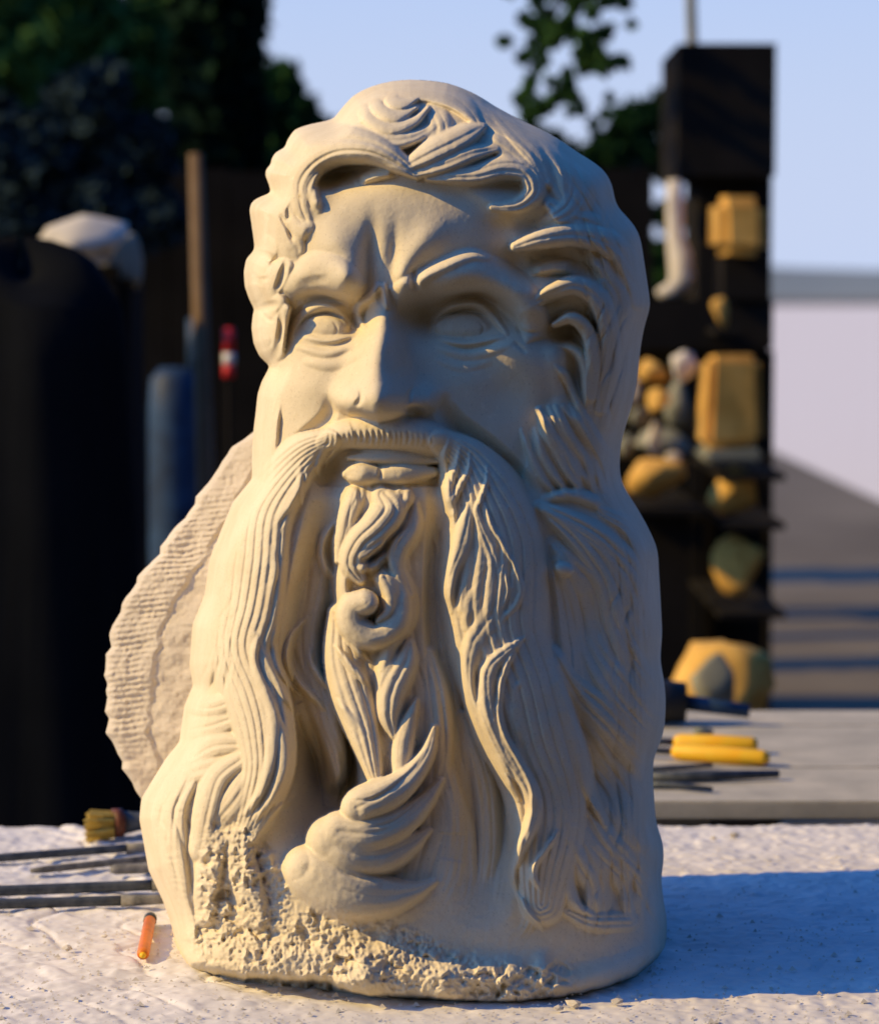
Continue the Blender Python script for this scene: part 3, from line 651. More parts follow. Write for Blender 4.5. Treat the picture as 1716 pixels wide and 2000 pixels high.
def base_depth(px, y):
    L = np.interp(y, _yy, LS); R = np.interp(y, _yy, RS)
    u = np.abs(np.where(px < CX, (px-CX)/np.maximum(CX-L, 20), (px-CX)/np.maximum(R-CX, 20)))
    return depthB(y)*np.clip(1-np.clip(u, 0, .985)**NP, 0, 1)**(1/NP)
def edge_round(e):
    q = np.clip(1-e/46.0, 0, 1); return np.sqrt(1-q*q)

# ================================================================ materials
STONE = stone_mat("pale_limestone", (.66, .56, .385), (.77, .675, .50), (.66, .50, .29), .5)
ROUGHSTONE = stone_mat("sawn_limestone", (.58, .51, .42), (.68, .60, .50), (.56, .44, .31), .9)
DUST = mat("stone_dust", (.62, .595, .58), .97, scale=14, bump=.8, bscale=260, color2=(.76, .725, .70))
BENCHWOOD = mat("dusty_bench_wood", (.30, .26, .21), .9, scale=8, color2=(.42, .38, .32), bump=.4, bscale=80)
PLANK = mat("dusty_plank", (.34, .32, .27), .9, scale=10, color2=(.50, .46, .38), bump=.4, bscale=90)
STEEL = mat("dark_tool_steel", (.035, .045, .06), .5, scale=60, color2=(.10, .11, .12), metal=.3)
DUSTYSTEEL = mat("dusty_tool_steel", (.06, .06, .06), .8, scale=40, color2=(.30, .28, .25))
ORANGE = mat("orange_paint", (.75, .20, .015), .45, scale=60, color2=(.55, .15, .02))
YELLOW = mat("yellow_lacquer", (.85, .42, .01), .4, scale=30, color2=(.80, .50, .03))
BLACK = mat("black_rubber", (.02, .02, .02), .6)
BRISTLE = mat("brush_bristle", (.50, .34, .06), .8, scale=90, color2=(.62, .45, .12))
BROWN = mat("brown_lacquer", (.12, .035, .012), .5)
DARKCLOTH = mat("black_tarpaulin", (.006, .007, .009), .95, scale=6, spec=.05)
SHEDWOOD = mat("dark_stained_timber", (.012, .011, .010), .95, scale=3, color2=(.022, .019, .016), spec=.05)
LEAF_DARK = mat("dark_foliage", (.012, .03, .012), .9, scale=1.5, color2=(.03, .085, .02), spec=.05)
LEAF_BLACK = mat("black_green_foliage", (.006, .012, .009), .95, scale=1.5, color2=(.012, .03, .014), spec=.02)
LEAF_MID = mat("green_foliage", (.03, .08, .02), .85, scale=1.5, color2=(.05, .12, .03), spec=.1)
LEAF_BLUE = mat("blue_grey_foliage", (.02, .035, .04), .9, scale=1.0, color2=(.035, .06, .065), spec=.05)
BARK = mat("bark", (.05, .035, .025), .95, scale=10, color2=(.09, .065, .045), bump=.6, bscale=30)
POLEWOOD = mat("weathered_pole_wood", (.14, .085, .04), .8, scale=10, color2=(.20, .13, .07))
BLUEP = mat("blue_plastic", (.008, .022, .05), .6, scale=12, color2=(.02, .06, .13))
OCHRE = mat("ochre_stone", (.50, .27, .05), .9, scale=7, color2=(.78, .47, .12), bump=.4, bscale=20)
PALEROCK = mat("pale_rock", (.55, .50, .42), .9, scale=4, color2=(.68, .62, .52), bump=.4, bscale=20)
GREYROCK = mat("grey_rock", (.16, .17, .13), .9, scale=4, color2=(.30, .28, .20), bump=.4, bscale=20)
GROUND = mat("dry_yard_earth", (.10, .085, .065), .97, scale=.8, color2=(.16, .14, .11), bump=.5, bscale=8)
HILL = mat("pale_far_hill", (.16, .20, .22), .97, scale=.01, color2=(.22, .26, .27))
RED = mat("red_plastic", (.55, .02, .02), .5); WHITE = mat("white_plastic", (.75, .72, .65), .5)

# ================================================================ the setting
gz = -0.78
mesh_obj('ground', [(-900, -300, gz), (900, -300, gz), (900, 2400, gz), (-900, 2400, gz)], [(0, 1, 2, 3)], GROUND)['kind'] = 'structure'
bpy.data.objects['ground']['label'] = 'dry earth of the open yard behind the workbench'
hv = []; hf = []
nseg = 90
for i in range(nseg+1):
    a = -1.2+2.4*i/nseg; x = 1500*math.sin(a); y = 1500*math.cos(a)
    hgt = 14+16*mnoise.noise(Vector((a*4, .3, 0)))+6*mnoise.noise(Vector((a*17, 2.3, 0)))
    hv += [(x, y, gz-2), (x*1.06, y*1.06, gz+max(4, hgt)*.75), (x*1.2, y*1.2, gz+max(5, hgt))]
for i in range(nseg):
    for k in range(2):
        a = i*3+k; hf.append((a, a+3, a+4, a+1))
mesh_obj('quarry_yard', [(3.1, 17, gz+.004), (60, 17, gz+.004), (140, 420, gz+.004), (3.1, 420, gz+.004)], [(0, 1, 2, 3)], DUST)['kind'] = 'structure'
bpy.data.objects['quarry_yard']['label'] = 'wide pale quarry floor stretching away at the right'
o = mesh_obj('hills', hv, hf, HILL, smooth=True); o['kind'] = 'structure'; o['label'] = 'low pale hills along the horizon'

# ---------------- workbench: boards under a skin of dust
bx0, bx1, by0, by1 = -0.74, 1.10, 2.33, on_plane(858, 1603).y
bench = empty('workbench', (0, 2.6, gz), 'long wooden workbench coated in white stone dust under the carved head', 'workbench')
nb = 6
for i in range(nb):
    w = (by1-by0)/nb; bm = bmesh.new()
    box(bm, ((bx0+bx1)/2, by0+(i+.5)*w, -.030), (bx1-bx0+random.uniform(-.02, .02), w-.004, .045), bev=.003)
    bm_obj('board', bm, BENCHWOOD, bench)
for x in (bx0+.08, bx1-.08):
    for y in (by0+.08, by1-.08):
        bm = bmesh.new(); box(bm, (x, y, (gz-.055)/2), (.08, .08, -gz-.055), bev=.004); bm_obj('leg', bm, BENCHWOOD, bench)
for y in (by0+.08, by1-.08):
    bm = bmesh.new(); box(bm, ((bx0+bx1)/2, y, -.11), (bx1-bx0-.25, .03, .10), bev=.003); bm_obj('apron', bm, BENCHWOOD, bench)

def grid_noise(u, v, scale, seed):
    r = np.random.RandomState(seed); a = r.rand(400, 400)*2-1
    fx = u*scale+150; fy = v*scale+50; ix = fx.astype(int); iy = fy.astype(int); tx = fx-ix; ty = fy-iy
    tx = tx*tx*(3-2*tx); ty = ty*ty*(3-2*ty); ix %= 399; iy %= 399
    return (a[iy, ix]*(1-tx)+a[iy, ix+1]*tx)*(1-ty)+(a[iy+1, ix]*(1-tx)+a[iy+1, ix+1]*tx)*ty
nxd, nyd = 760, 480
xs = np.linspace(bx0+.01, bx1-.01, nxd); ys = np.linspace(by0+.01, by1-.012, nyd)
DX, DY = np.meshgrid(xs, ys)
hz = .0016*grid_noise(DX, DY, 9, 1)+.0013*grid_noise(DX+DY*.5, DY, 28, 2)+.0011*grid_noise(DX, DY*1.3, 75, 3)+.0007*grid_noise(DX, DY, 150, 4)
hz += .0045*np.clip(grid_noise(DX+.4*DY, DY, 34, 5)-.3, 0, 1)*2*np.clip(.3-DX, 0, 1)+.003*np.clip(grid_noise(DX, DY, 60, 8)-.4, 0, 1)
hz -= .003*np.clip(1-np.abs(grid_noise(DX+.9*DY, DY-.6*DX, 11, 9))*9, 0, 1)*np.clip(.2-DX, 0, 1)*2
edge = np.minimum(np.minimum(DX-xs[0], xs[-1]-DX), ys[-1]-DY+.004); hz -= .006*np.clip(1-edge/.02, 0, 1)
calm = np.exp(-(((DX-.0)/.30)**2+((DY-2.36)/.10)**2)); hz *= 1-.6*calm
hz -= .0012
def grid_mesh(name, X, Y, Z, m, parent=None):
    ny, nx = X.shape
    co = np.stack([X, Y, Z], -1).reshape(-1, 3).astype(np.float32)
    idx = np.arange(ny*nx).reshape(ny, nx)
    q = np.stack([idx[:-1, :-1], idx[:-1, 1:], idx[1:, 1:], idx[1:, :-1]], -1).reshape(-1, 4)
    return np_mesh(name, co, q, m, parent)
def np_mesh(name, co, q, m, parent=None, normals=None):
    if parent is not None: co = co-np.array(world_loc(parent), np.float32)
    me = bpy.data.meshes.new(name); me.vertices.add(len(co)); me.vertices.foreach_set('co', co.astype(np.float32).ravel())
    me.loops.add(q.size); me.loops.foreach_set('vertex_index', q.astype(np.int32).ravel())
    me.polygons.add(len(q)); me.polygons.foreach_set('loop_start', np.arange(0, q.size, 4, dtype=np.int32))
    me.polygons.foreach_set('loop_total', np.full(len(q), 4, np.int32))
    me.update(calc_edges=True); me.shade_smooth()
    if normals is not None: me.normals_split_custom_set_from_vertices(normals.astype(np.float32).tolist())
    me.materials.append(m); o = bpy.data.objects.new(name, me); COL.objects.link(o)
    if parent is not None: o.parent = parent
    return o
o = grid_mesh('stone_dust', DX, DY, hz, DUST)
tag(o, kind='stuff', label='rough layer of pale carving dust spread over the workbench', cat='dust')

# ================================================================ the carved head
print('relief', H.shape)
head = empty('carved_head', (0, 2.6, 0), 'large pale limestone carving of a frowning bearded man\'s head standing on the dusty bench', 'sculpture')
ZB = -150.0                                    # depth of the silhouette
def bil(A, px, py):
    fx = np.clip((px-GX0)/GS, 0, NX-1.001); fy = np.clip((py-GY0)/GS, 0, NY-1.001)
    ix = fx.astype(int); iy = fy.astype(int); tx = fx-ix; ty = fy-iy
    return (A[iy, ix]*(1-tx)+A[iy, ix+1]*tx)*(1-ty)+(A[iy+1, ix]*(1-tx)+A[iy+1, ix+1]*tx)*ty
def to_world(px, py, h):
    d = 2.7-h*K
    X = (px-858)*K*d/DREF; Zc = -(py-1000)*K*d/DREF
    y = d*math.cos(PITCH)+Zc*math.sin(PITCH); z = CAMH+Zc*math.cos(PITCH)-d*math.sin(PITCH)
    return np.stack([X, y, z], -1)
rows = [155.02]; s_ = .12
while rows[-1] < 1992: rows.append(rows[-1]+s_); s_ = min(1.62, s_*1.06)
rows = np.array(rows); NR = len(rows)
NF, NBK = 680, 150
uf = np.linspace(-1, 1, NF); uf = .62*uf+.38*np.sin(uf*math.pi/2)
Lr = outline(Ly, rows)[:, None]; Rr = outline(Ry, rows)[:, None]
PXF = (Lr+Rr)/2+(Rr-Lr)/2*uf[None]; PYF = np.repeat(rows[:, None], NF, 1)
HF = (base_depth(PXF, PYF)+bil(H, PXF, PYF)-ZB)*edge_round(np.minimum(bil(EDGE, PXF, PYF), np.minimum(PXF-Lr, Rr-PXF)))+ZB
ub = np.sin(np.linspace(math.pi/2, -math.pi/2, NBK+2))[1:-1]
PXB = (Lr+Rr)/2+(Rr-Lr)/2*ub[None]; PYB = np.repeat(rows[:, None], NBK, 1)
eb = np.minimum(bil(EDGE, PXB, PYB), np.minimum(PXB-Lr, Rr-PXB))
LB = np.interp(PYB, _yy, LS); RB = np.interp(PYB, _yy, RS)
ubk = np.abs((PXB-(LB+RB)/2)/((RB-LB)/2))
backd = depthB(PYB)*.95*np.clip(1-np.clip(ubk, 0, .985)**2.4, 0, 1)**(1/2.4)
wav = 5*np.sin(PYB/26+3*np.sin(PXB/60)+PXB/40)+8*np.abs(np.sin(ubk*16+1.6*np.sin(PYB/120)+.5*np.sin(PYB/37)))+4*np.abs(np.sin(ubk*47+2*np.sin(PYB/80)))
HB = ZB-(backd+wav*np.clip(eb/60, 0, 1)+14)*edge_round(eb)
PX = np.hstack([PXF, PXB]); PY = np.hstack([PYF, PYB]); HH = np.hstack([HF, HB])
W = to_world(PX, PY, HH)
W[..., 2] = np.maximum(W[..., 2], -.0045)
NC = NF+NBK
idx = np.arange(NR*NC).reshape(NR, NC); idn = np.roll(idx, -1, 1)
Q = np.stack([idx[:-1], idx[1:], idn[1:], idn[:-1]], -1)
# smooth normals of the undivided surface
du = np.roll(W, -1, 1)-np.roll(W, 1, 1); dv = np.gradient(W, axis=0)
NN = np.cross(dv, du); NN /= np.linalg.norm(NN, axis=-1, keepdims=True)+1e-12
if NN[NR//2, NF//2, 1] > 0: NN = -NN
lab = np.zeros((NR-1, NC), int)
jx = np.clip(((PXF[:-1]-GX0)/GS).astype(int), 0, NX-1); iy_ = np.clip(((PYF[:-1]-GY0)/GS).astype(int), 0, NY-1)
lab[:, :NF] = TAG[iy_, jx]
lab[:, NF:] = np.where(PYB[:-1] < 850, HAIR, BEARD)
lab[:, NF:] = np.where(PYB[:-1] > 1850, BASE, lab[:, NF:])
allW = W.reshape(-1, 3); allN = NN.reshape(-1, 3)
flip = False
a, b, c, d = Q[NR//2, NF//2]
if np.cross(allW[b]-allW[a], allW[c]-allW[b])[1] > 0: flip = True
names = {FACE: 'face', HAIR: 'hair', BEARD: 'beard', MOUST: 'moustache', NOSE: 'nose', EYEL: 'eye', EYER: 'eye', LIPS: 'lips', BROWL: 'eyebrow', BROWR: 'eyebrow', BASE: 'rough_base'}
plabels = {EYEL: 'sunlit blank eye', EYER: 'shaded blank eye', BROWL: 'sunlit frowning eyebrow', BROWR: 'shaded arched eyebrow', BASE: 'rough broken stone left at the foot of the carving'}
flatQ = Q.reshape(-1, 4); flatL = lab.reshape(-1)
for t_ in range(11):
    qs = flatQ[flatL == t_]
    if not len(qs): continue
    if flip: qs = qs[:, ::-1]
    u_, inv = np.unique(qs, return_inverse=True)
    o = np_mesh(names[t_], allW[u_], inv.reshape(-1, 4), STONE, head, None)
    if t_ in plabels: o['label'] = plabels[t_]

# sawn slab left standing behind the beard
SL = [(838, 500), (850, 485), (880, 450), (905, 432), (930, 418), (945, 405), (970, 386), (985, 378), (1020, 350), (1035, 338), (1060, 322), (1078, 312), (1100, 298), (1128, 266), (1140, 262), (1155, 256), (1180, 240), (1205, 230), (1240, 213), (1262, 212), (1300, 208), (1340, 213), (1360, 206), (1400, 211), (1432, 211), (1450, 222), (1480, 236), (1520, 252), (1545, 262), (1565, 276), (1620, 300), (1700, 330), (1990, 350)]
rs_ = np.arange(838.5, 1990, 1.7); ns = 240; us = np.linspace(0, 1, ns)**1.3
Ls = outline(SL, rs_)+3.0*np.interp(rs_, np.arange(830, 2000, 14), np.random.RandomState(3).randn(len(np.arange(830, 2000, 14))))
Ls = np.where(rs_ < 856, np.maximum(Ls, 478), Ls)
SX = Ls[:, None]+(800-Ls[:, None])*us[None]; SY = np.repeat(rs_[:, None], ns, 1)
dE = SX-Ls[:, None]
def sn(scale, seed):
    r = np.random.RandomState(seed); a = r.rand(900, 700)*2-1
    fx = SX/scale; fy = SY/scale; ix = fx.astype(int); iy = fy.astype(int); tx = fx-ix; ty = fy-iy
    tx = tx*tx*(3-2*tx); ty = ty*ty*(3-2*ty)
    return (a[iy, ix]*(1-tx)+a[iy, ix+1]*tx)*(1-ty)+(a[iy+1, ix]*(1-tx)+a[iy+1, ix+1]*tx)*ty
inner = np.interp(SY, [850, 1100, 1300, 1600], [60, 100, 95, 60])
SH = -300+np.clip(dE, 0, 300)*.42
SH += 1.5*sn(7, 1)+2.2*sn(20, 2)+7*sn(55, 3)
marks = np.clip((inner-dE)/16, 0, 1)*np.clip((SY-900)/150, 0, 1)*np.clip((1500-SY)/90, 0, 1)
SH += marks*(2.1*np.sin(SY/1.9+dE/16+1.6*sn(40, 5))*(.4+.6*np.clip(.5+sn(26, 9), 0, 1))+1.2*sn(5, 6)) - 8*np.clip((dE-inner)/10+.5, 0, 1)
SH = (SH+330)*np.sqrt(1-np.clip(1-dE/16, 0, 1)**2)-330
SB = np.where(dE < 1e-3, -330, -330-75*np.sqrt(1-np.clip(1-dE/26, 0, 1)**2)+6*sn(30, 8))
Fw = to_world(SX, SY, SH); Bw = to_world(SX, SY, SB)[:, ::-1]
SW = np.hstack([Fw, Bw[:, :-1]]); SW[..., 2] = np.maximum(SW[..., 2], -.0045)
nr, nc = SW.shape[:2]; idx = np.arange(nr*nc).reshape(nr, nc); idn = np.roll(idx, -1, 1)
q = np.stack([idx[:-1], idx[1:], idn[1:], idn[:-1]], -1).reshape(-1, 4)
o = np_mesh('uncarved_slab', SW.reshape(-1, 3), q, ROUGHSTONE, head); o['label'] = 'rough sawn slab left uncarved behind the beard'

# ================================================================ tools on the bench
def rod(name, p0, p1, r, label, cat, m=STEEL, tip=None, tipm=None, group=None, flat=False):
    """a bar lying on the bench from p0 to p1 (pixels on the bench surface), r in metres"""
    a = on_plane(*p0); b = on_plane(*p1); a.z = b.z = r+.002
    e = empty(name, a, label, cat, group)
    bm = bmesh.new(); n = 8
    pts = [a.lerp(b, i/n) for i in range(n+1)]
    tube(bm, pts, [r*(.6 if i == 0 else 1) for i in range(n+1)], 10)
    bm_obj('shaft', bm, m, e, True)
    if tip:
        d = (b-a).normalized(); c = b+d*tip
        bm = bmesh.new(); tube(bm, [b-d*.002, b+d*tip*.5, c], [r*1.25, r*.9, r*.35], 10); bm_obj('blade', bm, tipm or DUSTYSTEEL, e, True)
    return e
rod('chisel', (-30, 1690), (250, 1668), .0050, 'dark steel chisel farthest back, just in front of the brush, pointing at the slab', 'chisel', tip=.05, group='steel tools lying left of the head')
rod('rasp', (60, 1712), (290, 1688), .0042, 'thin dark rasp with a pale dusty end, second tool behind the gap', 'rasp', m=DUSTYSTEEL, tip=.03, group='steel tools lying left of the head')
rod('chisel', (215, 1712), (300, 1709), .0060, 'short dusty steel chisel touching the foot of the slab', 'chisel', m=DUSTYSTEEL, tip=.03, group='steel tools lying left of the head')
rod('file', (-60, 1757), (300, 1743), .0060, 'long dark file, upper one of the two lying nearest the orange marker', 'file', tip=.05, group='steel tools lying left of the head')
rod('file', (-80, 1782), (240, 1773), .0056, 'long dark file nearest the orange marker, half sunk in dust', 'file', tip=.08, group='steel tools lying left of the head')

# orange marker lying with its dark cap away from us
a = on_plane(279, 1880); b = on_plane(294, 1806); r = .0062
a.z = b.z = r+.001; e = empty('marker_pen', a, 'orange marker pen with a black cap lying in the dust beside the head', 'marker pen')
bm = bmesh.new(); tube(bm, [a, a+(b-a)*.04, a+(b-a)*.9], [r*.75, r, r], 16); bm_obj('barrel', bm, ORANGE, e, True)
bm = bmesh.new(); tube(bm, [a+(b-a)*.9, a+(b-a)*.98, b], [r*1.12, r*1.1, r*.7], 16); bm_obj('cap', bm, STEEL, e, True)
bm = bmesh.new(); tube(bm, [a-(b-a)*.03, a+(b-a)*.005], [r*.35, r*.6], 10); bm_obj('tip', bm, YELLOW, e, True)

# dusting brush at the far edge
a = on_plane(170, 1644); b = on_plane(225, 1640); c = on_plane(330, 1632)
for v in (a, b, c): v.z = .020
e = empty('dust_brush', b, 'round brush with golden bristles and dark handle at the far left of the bench', 'brush')
bm = bmesh.new(); d = (b-a); n = 90
for i in range(n):
    an = random.uniform(0, 6.283); rr = math.sqrt(random.random())*.016
    off = Vector((0, math.cos(an)*rr, math.sin(an)*rr)); off2 = off*1.25
    tube(bm, [b+off, a+off2*1.1+d*random.uniform(-.05, .12)], [.0022, .0014], 4)
bm_obj('bristles', bm, BRISTLE, e)
bm = bmesh.new(); tube(bm, [b-d*.08, b+d*.25], [.018, .018], 16); bm_obj('ferrule', bm, BROWN, e, True)
bm = bmesh.new(); tube(bm, [b+d*.25, b+(c-b)*.5, b+(c-b)*.75, c], [.015, .011, .014, .012], 12); bm_obj('handle', bm, STEEL, e, True)

# chips of stone
def rock_bm(size, seed, sub=2, amp=.35, flat=1.0):
    bm = bmesh.new(); bmesh.ops.create_icosphere(bm, subdivisions=sub, radius=1)
    off = Vector((seed*3.7, seed*1.3, seed*2.1))
    for v in bm.verts:
        n = v.co.normalized(); f = 1+amp*mnoise.noise(n*1.3+off)+amp*.6*mnoise.noise(n*3.1+off)+amp*.3*mnoise.noise(n*7+off)
        p = n*f
        for k in range(9):
            r_ = random.Random(seed*11+k); pl = Vector((r_.uniform(-1, 1), r_.uniform(-1, 1), r_.uniform(-1, 1))).normalized(); dd = p.dot(pl)-.62
            if dd > 0: p -= pl*dd*.85
        v.co = Vector((p.x*size[0], p.y*size[1], p.z*size[2]))
    return bm
for i, (px, py, s, lb) in enumerate([(1432, 1636, .006, 'small dark-sided stone chip alone on the sunlit bench at the right'), (1392, 1640, .004, 'tiny pale stone chip just left of the dark-sided chip'),
                                 (130, 1858, .006, 'flat grey stone chip on the dust left of the marker pen'), (205, 1832, .003, 'tiny chip of stone between the marker pen and the bench corner'),
                                 (1205, 1962, .006, 'pale lump of stone at the near edge of the head\'s shadow'), (1090, 1975, .005, 'pale crumb of stone in front of the head'),
                                 (1120, 1968, .007, 'pale broken lump of stone just in front of the head\'s foot')]):
    bm = rock_bm((s*1.4, s, s*.7), 40+i, 1); p = on_plane(px, py); bmesh.ops.translate(bm, vec=(p.x, p.y, s*.5), verts=bm.verts)
    tag(bm_obj('stone_chip', bm, PALEROCK, None), lb, 'stone chip')
vs = []; fs = []
rr = random.Random(9)
for i in range(2200):
    px = rr.uniform(-60, 1720); py = 1640+rr.random()**.6*380; p = on_plane(px, py)
    if p.y > by1-.02: continue
    s = rr.uniform(.0005, .0018)*(1 if rr.random() < .93 else 2.2); k = len(vs)
    for dx, dy, dz in ((-1, -1, 0), (1, -.8, 0), (.2, 1, 0), (0, 0, 1)): vs.append((p.x+dx*s*rr.uniform(.6, 1.4), p.y+dy*s, .0006+dz*s))
    fs += [(k, k+1, k+3), (k+1, k+2, k+3), (k+2, k, k+3)]
tag(mesh_obj('stone_crumbs', vs, fs, PALEROCK), 'scattered crumbs of stone over the dusty bench', 'crumbs', kind='stuff')

# ================================================================ second table behind on the right
z2 = .018
y0 = on_plane(1300, 1566, z2).y; y1 = on_plane(1300, 1387, z2).y
x0 = on_plane(1180, 1560, z2).x; x1 = x0+1.5
t2 = empty('plank_table', ((x0+x1)/2, (y0+y1)/2, gz), 'second table of dusty planks behind the bench, holding yellow chisels', 'table')
cuts = [0, .33, .80, 1.0]
for i in range(3):
    ya = y0+(y1-y0)*cuts[i]; yb = y0+(y1-y0)*cuts[i+1]; bm = bmesh.new()
    box(bm, ((x0+x1)/2, (ya+yb)/2, z2-.012), (x1-x0, yb-ya-.006, .024), bev=.002); bm_obj('plank', bm, PLANK, t2)
for x in (x0+.1, x1-.1):
    for y in (y0+.06, y1-.06):
        bm = bmesh.new(); box(bm, (x, y, (gz+z2-.024)/2), (.07, .07, z2-.024-gz)); bm_obj('leg', bm, BENCHWOOD, t2)
def bar2(name, p0, p1, r, label, cat, m, hm=None, group=None):
    a = on_plane(*p0, z2); b = on_plane(*p1, z2); a.z = b.z = z2+r+.001; e = empty(name, a, label, cat, group)
    c = a.lerp(b, .35)
    bm = bmesh.new(); tube(bm, [a, c], [r*.45, r*.45], 10); bm_obj('shaft', bm, STEEL, e, True)
    bm = bmesh.new(); tube(bm, [c, c.lerp(b, .06), c.lerp(b, .5), c.lerp(b, .94), b], [r*.7, r, r*1.1, r, r*.7], 12); bm_obj('handle', bm, hm or m, e, True)
    return e
G2 = 'yellow-handled chisels on the plank table'
bar2('chisel', (1230, 1464), (1478, 1474), .012, 'yellow-handled chisel lying farther back of the crossed pair on the plank table', 'chisel', YELLOW, group=G2)
bar2('chisel', (1215, 1478), (1500, 1498), .011, 'yellow-handled chisel nearer the front of the pair on the plank table', 'chisel', YELLOW, group=G2)
for i, (p0, p1, r, lb) in enumerate([((1240, 1512), (1390, 1502), .004, 'thin dark rod just in front of the yellow handles'), ((1250, 1532), (1520, 1524), .0075, 'thickest dark rod running across the plank table'),
                          ((1250, 1541), (1390, 1550), .0045, 'slightly bent dark rod nearest the edge of the plank table')]):
    a = on_plane(*p0, z2); b = on_plane(*p1, z2); a.z = b.z = z2+r+.001; bm = bmesh.new(); tube(bm, [a, a.lerp(b, .5)+Vector((0, .012 if i == 2 else 0, 0)), b], [r, r, r*.7], 8)
    tag(bm_obj('steel_rod', bm, STEEL, None, True), lb, 'rod', 'dark rods on the plank table')
p = on_plane(1372, 1442, z2); bm = rock_bm((.016, .014, .010), 3, 2); bmesh.ops.translate(bm, vec=(p.x, p.y, z2+.010), verts=bm.verts)
tag(bm_obj('whetstone', bm, GREYROCK, None, True), 'small dark green-grey lump of stone behind the yellow handles', 'stone')
p = on_plane(1318, 1416, z2); e = empty('mallet', (p.x, p.y, z2), 'dark round carver\'s mallet on the plank table against the head\'s edge', 'mallet')
bm = bmesh.new(); tube(bm, [p+Vector((-.055, 0, .036)), p+Vector((-.04, 0, .036)), p+Vector((.015, 0, .034))], [.028, .034, .030], 18); bm_obj('mallet_head', bm, BLACK, e, True)
bm = bmesh.new(); tube(bm, [p+Vector((.015, 0, .034)), p+Vector((.11, -.01, .022))], [.012, .010], 12); bm_obj('handle', bm, BLUEP, e, True)

# ================================================================ yard behind
def rock(name, px0, py0, px1, py1, d, seed, m, label, cat='rock', amp=.35, depth=.8, rest=True):
    a = at(px0, py1, d); b = at(px1, py0, d); w = (b.x-a.x)/2; h = (b.z-a.z)/2
    bm = rock_bm((w*1.08, w*depth, h*1.08), seed, 3, amp); bmesh.ops.translate(bm, vec=((a.x+b.x)/2, a.y, (a.z+b.z)/2), verts=bm.verts)
    return tag(bm_obj(name, bm, m, None, True), label, cat)
def slab(name, px0, py0, px1, py1, d, m, label, cat, th=.3, bev=.02, rz=0, ry=0):
    a = at(px0, py1, d); b = at(px1, py0, d); bm = bmesh.new()
    box(bm, ((a.x+b.x)/2, a.y+th/2, (a.z+b.z)/2), (b.x-a.x, th, b.z-a.z), rz=rz, bev=bev, ry=ry)
    for v in bm.verts: v.co += Vector((mnoise.noise(v.co*5), mnoise.noise(v.co*5+Vector((9, 0, 0))), mnoise.noise(v.co*5+Vector((0, 9, 0)))))*bev
    return tag(bm_obj(name, bm, m, None), label, cat)

# open-fronted shed across the back
ds = 9.0
shed = empty('dark_shed', at(500, 1600, ds), 'long dark timber shed closing off the yard behind the head', 'shed')
def wall(name, px0, py0, px1, py1, d, th=.1, m=SHEDWOOD, parent=shed):
    a = at(px0, py0, d); b = at(px1, py0, d); zb = gz if py1 is None else at(px0, py1, d).z; bm = bmesh.new()
    box(bm, ((a.x+b.x)/2, a.y, (a.z+zb)/2), (b.x-a.x, th, a.z-zb)); return bm_obj(name, bm, m, parent)
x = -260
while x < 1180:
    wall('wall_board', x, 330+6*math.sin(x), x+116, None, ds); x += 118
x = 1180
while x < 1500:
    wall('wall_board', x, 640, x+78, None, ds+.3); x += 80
rack = empty('stone_rack', at(1350, 1600, 7.1), 'dark timber rack of shelves holding ochre and pale stones right of the head', 'rack')
def rpart(name, px0, py0, px1, py1, d, th): return wall(name, px0, py0, px1, py1, d, th, parent=rack)
rpart('back_panel', 1186, 640, 1499, None, 7.72, .04)
rpart('beam', 1180, 584, 1500, 680, 7.55, .22)
rpart('post', 1346, 684, 1374, None, 7.6, .12); rpart('post', 1494, 684, 1506, None, 7.6, .12); rpart('post', 1180, 684, 1200, None, 7.6, .12)
for x0, x1, yy, d_, th in ((1202, 1345, 970, 7.15, .8), (1378, 1496, 907, 7.15, .8), (1384, 1496, 998, 7.15, .8), (1374, 1496, 1162, 7.15, .8)): rpart('shelf', x0, yy, x1, yy+12, d_, th)
rpart('low_panel', 1202, 988, 1345, None, 6.9, .05); rpart('riser', 1404, 502, 1494, 581, 7.5, .2); rpart('bracket', 1386, 641, 1432, 652, 7.35, .3)
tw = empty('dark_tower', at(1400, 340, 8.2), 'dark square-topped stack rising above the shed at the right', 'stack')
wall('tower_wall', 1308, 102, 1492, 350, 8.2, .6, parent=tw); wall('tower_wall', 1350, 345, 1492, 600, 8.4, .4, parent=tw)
bm = bmesh.new(); tube(bm, [at(1352, 110, 8.6), at(1347, -60, 8.6)], .018, 8)
bm_obj('mast', bm, GREYROCK, tw)

# pale leg-shaped carving, ochre blocks and stones
lg = at(1320, 582, 7.52); bm = bmesh.new()
def pt(px, py): return at(px, py, 7.52)
tube(bm, [pt(1317, 352), pt(1318, 400), pt(1318, 460), pt(1327, 500), pt(1332, 545), pt(1330, 572)], [v*mpp(7.52) for v in (15, 18, 17, 24, 27, 22)], 14)
tube(bm, [pt(1335, 556), pt(1310, 566), pt(1284, 575)], [v*mpp(7.52) for v in (22, 17, 9)], 12)
tag(bm_obj('leg_carving', bm, PALEROCK, None, True), 'tall white carving shaped like a lower leg and foot standing on the dark beam', 'carving')
slab('stone_block', 1402, 383, 1500, 500, 7.3, OCHRE, 'upright ochre stone block beside the white leg carving at the top right', 'stone block', .35, .03)
rock('boulder', 1392, 570, 1424, 640, 7.3, 5, OCHRE, 'small ochre stone on the beam under the upright block', 'stone')
slab('square_stone', 1374, 688, 1490, 880, 6.8, OCHRE, 'large square ochre stone panel right of the dark post', 'stone block', .22, .02)
slab('stone_block', 1378, 881, 1490, 906, 6.78, GREYROCK, 'thin grey-green slab under the ochre panel', 'stone slab', .3, .01)
